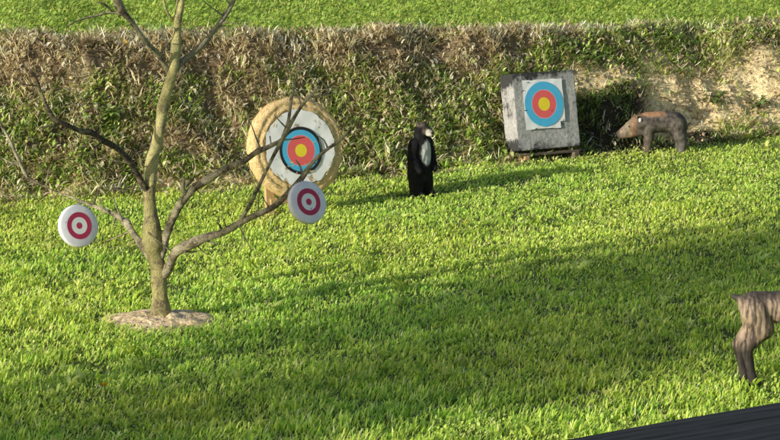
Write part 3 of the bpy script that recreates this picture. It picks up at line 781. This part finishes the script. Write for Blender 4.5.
rings('ring_print', [q * .30, q * .46, q * .62, q * .65, q * .82, q], [M_YEL, M_RED, M_RED, M_PINK, M_BLU, M_BLU], pfB, -.0205, fx, fz)
for (u, w, L, an) in ((-.98, .62, .03, .3), (-.95, -.22, .045, .1), (.82, -.9, .05, -.4), (-.5, -1.02, .04, .1), (.35, -.3, .015, 1), (.9, -.75, .03, .8), (-.7, .95, .03, 0)):
    p = Vector((fx + u * px_, -.0222, fz + w * px_)); dd = Vector((math.cos(an), 0, math.sin(an))); n_ = Vector((-dd.z, 0, dd.x))
    bm = bmesh.new()
    bm.faces.new([bm.verts.new(p + dd * L * a_ + n_ * .005 * b_) for a_, b_ in ((-.5, 0), (-.1, -1), (.5, -.4), (.5, .5), (0, 1))])
    bm_obj('paper_tear', bm, M_BLK, pfB)
# low stand under the block
bz = float(terrain(cB[0], cB[1]))
botz = cB[2] - hB / 2 * math.cos(LEAN_B) - bz
tD = thing('block_stand', 'low timber stand under the square foam block', 'stand', (cB[0], cB[1], bz), YAW_B)
off = hB / 2 * math.sin(LEAN_B) * -1
for sx in (-1, 1):
    bm = bmesh.new(); add_box(bm, (.06, .36, max(botz - .045, .04)), (sx * wB * .40, off + .13, max(botz - .045, .04) / 2 - .01), None, .004)
    bm_obj('bearer', bm, M_OLDWOOD if sx > 0 else M_WOOD, tD)
for k in range(2):
    bm = bmesh.new(); add_box(bm, (wB * .96, .09, .025), (0, off + .04 + k * .17, botz - .052), None, .004)
    bm_obj('board', bm, M_OLDWOOD, tD)

# ------------------------------------------------------------------ animal bodies from tapered capsules, fused by a voxel remesh
def capsule_mesh(caps, ring=18, seg=8):
    V, F, off = [], [], 0
    for a, b_, ra, rb_ in caps:
        a = np.array(a, float); b_ = np.array(b_, float); d = b_ - a; L = np.linalg.norm(d)
        z = d / L if L > 1e-6 else np.array([0, 0, 1.0])
        x_ = np.cross(z, [.31, .2, .9]); x_ /= np.linalg.norm(x_); y_ = np.cross(z, x_)
        prof = [(math.sin(t) * ra, -math.cos(t) * ra) for t in np.linspace(.02, math.pi / 2, 6)] + [(math.cos(t) * rb_, L + math.sin(t) * rb_) for t in np.linspace(0, math.pi / 2 - .02, 6)]
        th = np.arange(ring) / ring * 2 * math.pi
        vv = np.array([[a + z * h + (x_ * math.cos(t) + y_ * math.sin(t)) * r for t in th] for r, h in prof]).reshape(-1, 3)
        m_ = len(prof); ii = np.arange(m_ * ring).reshape(m_, ring); jj = np.roll(ii, -1, 1)
        f = [tuple(q_) for q_ in np.stack([ii[:-1], jj[:-1], jj[1:], ii[1:]], -1).reshape(-1, 4)]
        f += [tuple(ii[0][::-1]), tuple(ii[-1])]
        V.append(vv); F += [tuple(int(k) + off for k in q_) for q_ in f]; off += len(vv)
    return np.concatenate(V), F
def body(name, caps, colorf, m, parent, voxel=.011, smooth=6, rough=.006, nscale=(22, 22, 10)):
    V, F = capsule_mesh(caps)
    me = bpy.data.meshes.new(name); me.from_pydata(V.tolist(), [], F); me.update()
    tmp = bpy.data.objects.new('tmp', me); col.objects.link(tmp)
    md = tmp.modifiers.new('r', 'REMESH'); md.mode = 'VOXEL'; md.voxel_size = voxel
    ms = tmp.modifiers.new('s', 'SMOOTH'); ms.iterations = smooth; ms.factor = .5
    bpy.context.view_layer.update()
    dg = bpy.context.evaluated_depsgraph_get()
    out_ = bpy.data.meshes.new_from_object(tmp.evaluated_get(dg))
    bpy.data.objects.remove(tmp); bpy.data.meshes.remove(me)
    out_.name = name
    co = np.empty(len(out_.vertices) * 3, np.float32); out_.vertices.foreach_get('co', co); co = co.reshape(-1, 3).astype(float)
    no = np.empty(len(out_.vertices) * 3, np.float32); out_.vertices.foreach_get('normal', no); no = no.reshape(-1, 3)
    co2 = co + no * (rough * 2 * (fbm(co[:, 0] * nscale[0], co[:, 1] * nscale[1], co[:, 2] * nscale[2], s=3) - .5))[:, None]
    out_.vertices.foreach_set('co', co2.astype(np.float32).ravel())
    a_ = out_.color_attributes.new('Col', 'FLOAT_COLOR', 'POINT')
    cc = np.ones((len(co), 4), np.float32); cc[:, :3] = colorf(co, no); a_.data.foreach_set('color', cc.ravel())
    out_.materials.clear(); out_.materials.append(m)
    out_.polygons.foreach_set('use_smooth', np.ones(len(out_.polygons), bool)); out_.update()
    return link(bpy.data.objects.new(name, out_), parent)
def ball(name, p, r, m, parent, sc=(1, 1, 1)):
    bm = bmesh.new(); bmesh.ops.create_uvsphere(bm, u_segments=14, v_segments=9, radius=r)
    bmesh.ops.transform(bm, matrix=Matrix.Translation(p) @ Matrix.Diagonal((*sc, 1)), verts=bm.verts)
    return bm_obj(name, bm, m, parent, True)
def both(lst):
    o = []
    for a, b_, ra, rb_ in lst:
        o.append((a, b_, ra, rb_)); o.append(((-a[0], a[1], a[2]), (-b_[0], b_[1], b_[2]), ra, rb_))
    return o
def mixc(a, b_, w): return np.array(a) * (1 - w[:, None]) + np.array(b_) * w[:, None]
M_EYE = simple('glossy_eye', [(.3, (.008, .006, .005)), (.7, (.012, .01, .008))], 20, .15, 0, spec=.6)
M_NOSE = simple('dark_nose', [(.3, (.012, .011, .011)), (.7, (.03, .027, .025))], 30, .4, .2, .002)
M_PALEEAR = flat('pale_ear', (.66, .62, .58), .7, .1)

# bear, upright, facing right of the camera.  Local forward is -Y
fb = on_z(421.5, 195.5); sb = scale_at(fb); H = 74.5 / sb / .985
k = H / .73
bear = thing('bear_figure', 'black upright bear figure with pale muzzle and grey chest patch on the lawn', 'bear figure', (fb[0], fb[1], float(terrain(fb[0], fb[1])) + .0), R(42))
caps = both([((.062, .015, .20), (.066, .0, .05), .078, .066), ((.066, -.005, .035), (.07, -.075, .028), .042, .036),
             ((.085, .01, .515), (.122, .0, .39), .056, .047), ((.118, .0, .39), (.108, -.055, .29), .046, .040), ((.108, -.055, .29), (.10, -.085, .265), .038, .030),
             ((.048, .0, .70), (.055, .0, .718), .020, .015)])
caps += [((0, .03, .20), (0, .03, .34), .118, .118), ((0, .03, .34), (0, .015, .50), .116, .100), ((0, .015, .50), (0, .0, .61), .088, .07),
         ((0, -.005, .645), (0, -.01, .66), .073, .066), ((0, -.045, .638), (0, -.125, .625), .048, .032), ((0, .12, .17), (0, .145, .19), .03, .022)]
caps = [(tuple(np.array(a) * k), tuple(np.array(b_) * k), ra * k, rb_ * k) for a, b_, ra, rb_ in caps]
def bear_col(co, no):
    x, y, z = (co / k).T
    n = fbm(co[:, 0] * 30, co[:, 1] * 30, co[:, 2] * 30, s=6)
    c_ = mixc((.006, .006, .0065), (.018, .017, .018), n)
    chest = sstep(.0, -.045, y) * (1 - sstep(.75, 1.0, np.sqrt((x / .070) ** 2 + ((z - .43) / .135) ** 2) + .25 * (n - .5)))
    c_ = c_ * (1 - chest[:, None]) + (np.array([.50, .51, .49]) * (.8 + .4 * n[:, None])) * chest[:, None]
    face = sstep(-.085, -.105, y) * sstep(.585, .61, z) * (1 - sstep(.655, .68, z))
    c_ = c_ * (1 - face[:, None]) + (np.array([.66, .63, .56]) * (.75 + .5 * n[:, None])) * face[:, None]
    crown = np.maximum(sstep(.67, .70, z) * .8, sstep(-.05, -.07, y) * sstep(.6, .64, z) * .6) + sstep(.0, -.05, y) * sstep(.63, .67, z) * .0
    c_ = c_ * (1 - crown[:, None] * .8) + np.array([.15, .12, .09]) * crown[:, None] * .8
    return c_
body('body', caps, bear_col, M_BEARFUR, bear, .0085, 5, .008, (40, 40, 16))
for sx in (-1, 1): ball('eye', Vector((sx * .032, -.066, .668)) * k, .0085 * k, M_EYE, bear)
ball('nose', Vector((0, -.155, .632)) * k, .017 * k, M_NOSE, bear, (1, .7, .8))

# boar, facing left
fo = on_z(653, 152.0); so = scale_at(fo)
boar = thing('boar_figure', 'small reddish brown and grey boar figure standing at the foot of the bank', 'boar figure', (fo[0], fo[1], float(terrain(fo[0], fo[1]))), R(-86))
kb = (68.5 / so) / .70
caps = both([((.05, -.05, .25), (.054, -.055, .13), .066, .044), ((.054, -.055, .13), (.054, -.06, .02), .036, .030), ((.054, -.06, .015), (.054, -.08, .012), .030, .022),
             ((.05, .24, .29), (.07, .26, .18), .10, .074), ((.07, .26, .18), (.075, .285, .10), .064, .050), ((.075, .285, .10), (.078, .285, .02), .046, .042),
             ((.05, -.185, .35), (.074, -.18, .385), .026, .012)])
caps += [((0, -.05, .305), (0, .12, .315), .112, .108), ((0, .12, .315), (0, .225, .30), .110, .112), ((0, -.05, .31), (0, -.15, .295), .108, .096),
         ((0, -.15, .295), (0, -.235, .255), .092, .072), ((0, -.235, .255), (0, -.335, .195), .070, .044), ((0, -.335, .195), (0, -.35, .185), .044, .040), ((0, .33, .30), (0, .355, .22), .014, .008), ((0, -.13, .25), (0, -.24, .205), .082, .056), ((0, -.24, .205), (0, -.325, .175), .056, .034)]
caps = [(tuple(np.array(a) * kb), tuple(np.array(b_) * kb), ra * kb, rb_ * kb) for a, b_, ra, rb_ in caps]
def boar_col(co, no):
    x, y, z = (co / kb).T
    n = fbm(co[:, 0] * 14, co[:, 1] * 14, co[:, 2] * 14, s=16, o=4)
    n2 = fbm(co[:, 0] * 40, co[:, 1] * 40, co[:, 2] * 30, s=17, o=3)
    grey = mixc((.026, .023, .02), (.14, .122, .10), sstep(.25, .75, .5 * n + .5 * n2))
    red = mixc((.25, .135, .07), (.44, .245, .13), n)
    topw = sstep(.365, .41, z + (n - .5) * .08 - .0 * y) * (1 - sstep(.08, .14, y)) * sstep(-.30, -.1, y + .0)
    headw = sstep(-.15, -.24, y) * .75
    c_ = mixc((0, 0, 0), (1, 1, 1), np.clip(topw + headw, 0, 1))
    hd = sstep(-.2, -.28, y)[:, None]
    red = red * (1 - hd) + np.array([.30, .235, .165]) * (.6 + .8 * n2[:, None]) * hd
    c_ = grey * (1 - c_) + red * c_
    rump = sstep(.17, .27, y) * sstep(.3, .36, z)
    c_ = c_ * (1 - .55 * rump[:, None])
    hind = sstep(.2, .27, y) * (1 - sstep(.17, .24, z))
    c_ = c_ * (1 - hind[:, None]) + np.array([.12, .11, .10]) * (.4 + 1.2 * n2[:, None]) * hind[:, None]
    front = (1 - sstep(.16, .22, z)) * (1 - sstep(.0, .06, y)) * sstep(-.12, -.1, y)
    c_ = c_ * (1 - front[:, None] * .6) + np.array([.13, .10, .075]) * front[:, None] * .6
    snout = sstep(-.34, -.365, y)
    return c_ * (1 - snout[:, None] * .7)
body('body', caps, boar_col, M_FUR, boar, .0095, 5)
ball('ear_patch', Vector((-.098, -.155, .345)) * kb, .021 * kb, M_PALEEAR, boar, (.45, .8, 1.1))
ball('ear_patch', Vector((.098, -.155, .345)) * kb, .021 * kb, M_PALEEAR, boar, (.45, .8, 1.1))
for sx in (-1, 1): ball('eye', Vector((sx * .062, -.262, .275)) * kb, .009 * kb, M_EYE, boar)
ball('snout', Vector((0, -.388, .172)) * kb, .036 * kb, M_NOSE, boar, (1, .4, 1))

# deer, seen from its left hindquarters, walking out of the picture to the right
fd = on_z(748, 386.0); sd_ = scale_at(fd)
kd = (96.0 / sd_) / .665
ox = .33 * kd
deer = thing('deer_figure', 'brown grey deer figure cut off by the right edge of the picture', 'deer figure', (fd[0] + ox, fd[1] + .05, float(terrain(fd[0] + ox, fd[1]))), R(86))
# local: forward -Y  (rear is +Y)
caps = both([((.055, .29, .53), (.066, .285, .41), .105, .082), ((.066, .285, .41), (.064, .392, .268), .070, .043), ((.064, .392, .268), (.064, .355, .10), .041, .029)])
caps += both([((.07, -.20, .44), (.075, -.215, .30), .062, .038), ((.075, -.215, .30), (.072, -.22, .10), .030, .020), ((.072, -.22, .10), (.072, -.235, .035), .022, .024)])
caps += [((.064, .355, .10), (.064, .338, .03), .030, .034), ((-.064, .355, .10), (-.064, .338, .03), .030, .034)]
# far hind leg steps slightly ahead
caps = [(tuple(np.array(a) - (np.array([0, .05, 0]) if (a[0] < 0 and a[1] > 0 and a[2] < .42) else 0)), tuple(np.array(b_) - (np.array([0, .05, 0]) if (b_[0] < 0 and b_[1] > 0 and b_[2] < .42) else 0)), ra, rb_) for a, b_, ra, rb_ in caps]
caps += [((0, .30, .555), (0, .12, .55), .105, .112), ((0, .12, .55), (0, -.12, .535), .115, .128), ((0, -.12, .535), (0, -.22, .53), .125, .105),
         ((0, -.22, .56), (0, -.36, .74), .085, .058), ((0, -.36, .74), (0, -.40, .82), .056, .052), ((0, -.40, .835), (0, -.47, .82), .056, .046), ((0, -.47, .82), (0, -.575, .775), .042, .026),
         ((0, .385, .60), (0, .445, .625), .034, .016), ((.05, -.37, .87), (.085, -.34, .95), .024, .010), ((-.05, -.37, .87), (-.085, -.34, .95), .024, .010)]
caps = [(tuple(np.array(a) * kd), tuple(np.array(b_) * kd), ra * kd, rb_ * kd) for a, b_, ra, rb_ in caps]
def deer_col(co, no):
    x, y, z = (co / kd).T
    st = fbm(y * 95 + 6 * fbm(x * 5, y * 5, z * 5, s=2), z * 6, x * 20, s=26, o=3)      # streaks running down the coat
    n = fbm(co[:, 0] * 12, co[:, 1] * 12, co[:, 2] * 12, s=28)
    c_ = mixc((.06, .046, .037), (.36, .27, .19), sstep(.36, .66, st))
    back = sstep(.57, .65, z + (n - .5) * .06)
    c_ = c_ * (1 - .8 * back[:, None]) + np.array([.06, .05, .043]) * .8 * back[:, None]
    low = (1 - sstep(.22, .34, z + (n - .5) * .1))
    c_ = c_ * (1 - low[:, None]) + (np.array([.055, .046, .042]) * (.3 + .9 * st[:, None])) * low[:, None]
    tail = sstep(.40, .42, y) * sstep(.5, .55, z)
    c_ = c_ * (1 - tail[:, None]) + np.array([.05, .045, .04]) * tail[:, None]
    belly = (1 - sstep(.43, .47, z)) * sstep(.38, .41, z) * (1 - sstep(.10, .16, y)) * sstep(-.3, -.2, y)
    c_ = c_ * (1 - belly[:, None]) + np.array([.55, .5, .45]) * belly[:, None]
    return c_
body('body', caps, deer_col, M_FUR, deer, .008, 6, .0018)
for (sx, yy_, xx_) in ((1, .335, .066), (-1, .285, .066), (1, -.24, .072), (-1, -.24, .072)):
    bm = bmesh.new()
    bmesh.ops.create_cone(bm, segments=14, radius1=.040 * kd, radius2=.032 * kd, depth=.04 * kd, cap_ends=True)
    bmesh.ops.transform(bm, matrix=Matrix.Translation((sx * xx_ * kd, (yy_ - .008) * kd, .018 * kd)) @ Matrix.Diagonal((.85, 1.3, 1, 1)), verts=bm.verts)
    bm_obj('hoof', bm, M_NOSE, deer, True)
for sx in (-1, 1): ball('eye', Vector((sx * .045, -.455, .845)) * kd, .010 * kd, M_EYE, deer)
ball('nose', Vector((0, -.598, .772)) * kd, .018 * kd, M_NOSE, deer)

# ------------------------------------------------------------------ railing and terrace the photograph is taken from
m, nt, b = mat('dark_stained_timber')
tc = N(nt, 'ShaderNodeTexCoord'); mp = N(nt, 'ShaderNodeMapping'); mp.inputs['Scale'].default_value = (1.6, 30, 30); nt.links.new(tc.outputs['Object'], mp.inputs['Vector'])
n1 = noise_node(nt, 3, 6, .65, mp.outputs['Vector'])
r = ramp(nt, n1.outputs['Fac'], [(.37, (.002, .002, .002)), (.44, (.022, .023, .026)), (.72, (.06, .06, .062))])
nt.links.new(r.outputs['Color'], b.inputs['Base Color']); b.inputs['Roughness'].default_value = .8; b.inputs['Specular IOR Level'].default_value = .2; bump(nt, b, n1.outputs['Fac'], .9, .006); M_RAIL = m
RZ = 3.52
pa = Vector(on_z(568, 441, RZ)); pb = Vector(on_z(781, 405, RZ))
d = (pb - pa).normalized(); ang = math.atan2(d.y, d.x); nrm = Vector((d.y, -d.x, 0))        # towards the camera side
mid = pa + nrm * .07
rail = thing('terrace_railing', 'dark stained timber handrail across the lower right corner', 'railing', (mid.x, mid.y, 0), ang)
def rbox(name, size, ctr, bev=.006):
    bm = bmesh.new(); add_box(bm, size, ctr, None, bev); return bm_obj(name, bm, M_RAIL, rail)
hr = rbox('handrail', (7.0, .14, .045), (-.4, .004, RZ - .0205), .003)
bm = bmesh.new(); bm.from_mesh(hr.data)
bmesh.ops.subdivide_edges(bm, edges=[e for e in bm.edges if e.calc_length() > 1], cuts=260, use_grid_fill=True)
for v_ in bm.verts:
    q_ = fbm(np.array([v_.co.x * 6]), np.array([v_.co.y * 30]), np.array([v_.co.z * 30]), s=66, o=4)[0] - .5
    v_.co.z += q_ * .004; v_.co.y += q_ * .004
bm.to_mesh(hr.data); bm.free()
rbox('lower_rail', (7.0, .05, .09), (-.4, 0, 2.78))
for px_i in (-3.2, -1.6, 0, 1.6, 3.0):
    rbox('post', (.09, .09, RZ - .046 - 2.5), (px_i - .4, 0, 2.5 + (RZ - .046 - 2.5) / 2))
M_CONC = simple('terrace_concrete', [(.3, (.22, .21, .2)), (.7, (.34, .33, .31))], 5, .9, .3, .004)
bm = bmesh.new(); add_box(bm, (7.4, 4.2, 2.56), (-.4, -1.95, 1.22), None, .02)
ter = bm_obj('terrace', bm, M_CONC); ter.location = (mid.x, mid.y, 0); ter.rotation_euler = (0, 0, ang); ter['kind'] = 'structure'

# ------------------------------------------------------------------ shade tree outside the left edge: its thinning crown dapples the foreground
def shade_tree(foot_, zc_, rx, rz_, nleaf, label):
    t = thing('shade_tree', label, 'tree', (foot_[0], foot_[1], 0))
    geos = []; tipz = zc_ + rz_ * .6
    trunkP = [(0, 0, -.1), (.04, .02, zc_ * .35), (-.03, .0, zc_ * .7), (.05, 0, tipz)]
    tr = geo_obj('trunk', tube(trunkP, [.16, .12, .09, .03], 12, .12, .12, .2, 91), M_TRUNK, t)
    cl = []
    for k_ in range(22):
        a_ = random.uniform(0, 6.283); h_ = random.uniform(zc_ - rz_ * .8, zc_ + rz_ * .5); L = random.uniform(.5, 1) * rx
        e = np.array([math.cos(a_) * L, math.sin(a_) * L, h_ + random.uniform(.1, .7)])
        geos.append(tube([(0, 0, h_ - .5), e * .5 + np.array([0, 0, h_ * .5 - .1]), e], [.05, .03, .008], 6, .12, .1, .3, k_)); cl.append(e)
        cl.append(e * .6 + np.array([0, 0, h_ * .4]))
    geo_obj('limbs', join_geo(geos), M_DARKB, t)
    cl = np.array(cl); kk_ = rng.choice(len(cl), nleaf)
    p = cl[kk_] + rng.normal(0, 1, (nleaf, 3)) * np.array([.42, .42, .34])
    c_ = pal(nleaf, [(.07, .12, .02), (.10, .15, .03), (.05, .09, .02)])
    V, Fc, C = leaves(p, U(.09, .16, nleaf), U(.05, .09, nleaf), U(0, 6.283, nleaf), U(-1.2, .8, nleaf), c_)
    me = np_mesh('crown', V, Fc, M_WEED, C); link(bpy.data.objects.new('crown', me), t)
    return t
def shade_at(gx, gy, z):
    L = z / math.tan(SUN_EL); return (gx - TRAV[0] * L, gy - TRAV[1] * L)
g0 = on_z(240, 400)
shade_tree(shade_at(g0[0], g0[1], 5.0), 5.0, 1.25, 1.6, 7000, 'leafy tree standing left of the lawn and shading its near left corner')
g1 = on_z(615, 285)
shade_tree(shade_at(g1[0], g1[1], 4.6), 4.6, .8, 1.3, 4300, 'slimmer leafy tree standing left of the lawn and shading its middle')

# ------------------------------------------------------------------ small plants and finds
def weed_plant(px, py, nleaf, size, label, colors):
    """bushy broad-leaved weed rooted on the bank"""
    x = (px - 390) / 98.0; best = None
    for yy_ in np.arange(23, 31, .02):      # march down the view ray until it meets the slope
        p = on_y(px, py, yy_)
        if p[2] <= float(terrain(p[0], p[1])): best = p; break
    t = thing('weed_plant', label, 'plant', tuple(best))
    gs = []; roots = []; az_ = []
    for k_ in range(7):
        a_ = random.uniform(0, 6.283); L = size * random.uniform(.5, 1)
        e = np.array([math.cos(a_) * L * .6, math.sin(a_) * L * .6 - .06, L * .8])
        gs.append(tube([(0, 0, -.02), e * .5 + np.array([0, 0, .02]), e], [.006, .005, .002], 5, .03, 0, .2, k_))
        for q_ in range(nleaf // 7):
            u = random.uniform(.3, 1.05); roots.append(e * u + rng.normal(0, .012, 3)); az_.append(random.uniform(0, 6.283))
    geo_obj('stems', join_geo(gs), M_DARKB, t)
    n_ = len(roots)
    V, Fc, C = leaves(np.array(roots), U(.07, .13, n_), U(.035, .06, n_), np.array(az_), U(-.5, .7, n_), pal(n_, colors), .3)
    link(bpy.data.objects.new('leaves', np_mesh('leaves', V, Fc, M_WEED, C)), t)
weed_plant(590, 62, 42, .20, 'bright green leafy weed on the bank just right above the square target block', [(.32, .46, .12), (.45, .56, .2)])
weed_plant(107, 119, 42, .18, 'bright green leafy weed in the middle of the bank left of the tree', [(.30, .44, .11), (.4, .52, .18)])
weed_plant(716, 103, 28, .14, 'low leafy weed on the bare clay above the right of the boar', [(.18, .27, .08), (.25, .34, .1)])
weed_plant(757, 108, 28, .16, 'dark leafy weed on the bare clay near the right edge', [(.12, .19, .06), (.2, .28, .08)])

# yellow dandelion in the foreground
g = on_z(105, 404)
dn = thing('dandelion', 'single yellow dandelion flower in the shaded foreground grass', 'flower', (g[0], g[1], float(terrain(g[0], g[1]))))
geo_obj('stem', tube([(0, 0, 0), (.005, 0, .05), (0, -.01, .13)], [.003, .0025, .0025], 6, .02, 0, 0, 1), M_DARKB, dn)
n = 70; a = U(0, 6.283, n)
V, Fc, C = leaves(np.tile([[0, -.01, .13]], (n, 1)) + rng.normal(0, .002, (n, 3)), U(.02, .032, n), U(.006, .009, n), a, U(.05, 1.2, n), pal(n, [(.95, .66, .02), (.95, .75, .05)]))
link(bpy.data.objects.new('flower_head', np_mesh('flower_head', V, Fc, M_DRY, C)), dn)
# yellow fallen leaf on the bank
for yy_ in np.arange(23, 31, .02):
    p = on_y(125, 44, yy_)
    if p[2] <= float(terrain(p[0], p[1])) + .03: break
bm = bmesh.new()
out_ = [(0, -.045), (.018, -.03), (.026, 0), (.018, .03), (0, .055), (-.018, .03), (-.026, 0), (-.018, -.03)]
ctr = bm.verts.new((0, 0, 0)); vs = [bm.verts.new((u * .9, .004 * abs(u) * 40, w)) for u, w in out_]
for k_ in range(8): bm.faces.new((ctr, vs[k_], vs[(k_ + 1) % 8]))
M_LEAFY = simple('yellow_leaf', [(.3, (.62, .36, .03)), (.7, (.78, .50, .06))], 40, .6, .2)
lf = bm_obj('fallen_leaf', bm, M_LEAFY); lf.location = (p[0], p[1] - .05, p[2] + .03); lf.rotation_euler = (R(-25), R(-50), R(15))
tag(lf, 'small yellow orange leaf caught in the dry weeds near the top of the bank', 'leaf')

# ------------------------------------------------------------------ light
w = bpy.data.worlds.new('World'); scene.world = w; w.use_nodes = True
nt = w.node_tree; bg = nt.nodes['Background']
sky = nt.nodes.new('ShaderNodeTexSky'); sky.sky_type = 'NISHITA'; sky.sun_disc = False
sun_az = math.atan2(-TRAV[0], -TRAV[1])        # compass direction the sun stands in, from +Y towards +X
sky.sun_elevation = SUN_EL; sky.sun_rotation = sun_az
nt.links.new(sky.outputs[0], bg.inputs['Color']); bg.inputs['Strength'].default_value = .125
ld = bpy.data.lights.new('sun', 'SUN'); ld.energy = 5.0; ld.angle = R(.5); ld.color = (1.0, .94, .82)
so_ = link(bpy.data.objects.new('sun', ld))
dirv = Vector((TRAV[0] * math.cos(SUN_EL), TRAV[1] * math.cos(SUN_EL), -math.sin(SUN_EL)))
so_.rotation_euler = dirv.to_track_quat('-Z', 'Y').to_euler(); so_.location = (-8, -6, 9)

# ------------------------------------------------------------------ camera
cd = bpy.data.cameras.new('camera'); cd.sensor_width = 36; cd.lens = F_PX / 780 * 36; cd.clip_end = 5000; cd.clip_start = .05
co_ = link(bpy.data.objects.new('camera', cd)); co_.location = (0, 0, CAM_H); co_.rotation_euler = (math.pi / 2 - PITCH, 0, 0)
scene.camera = co_
vs_ = scene.view_settings; vs_.view_transform = 'Standard'; vs_.look = 'None'; vs_.exposure = 0; vs_.gamma = 1
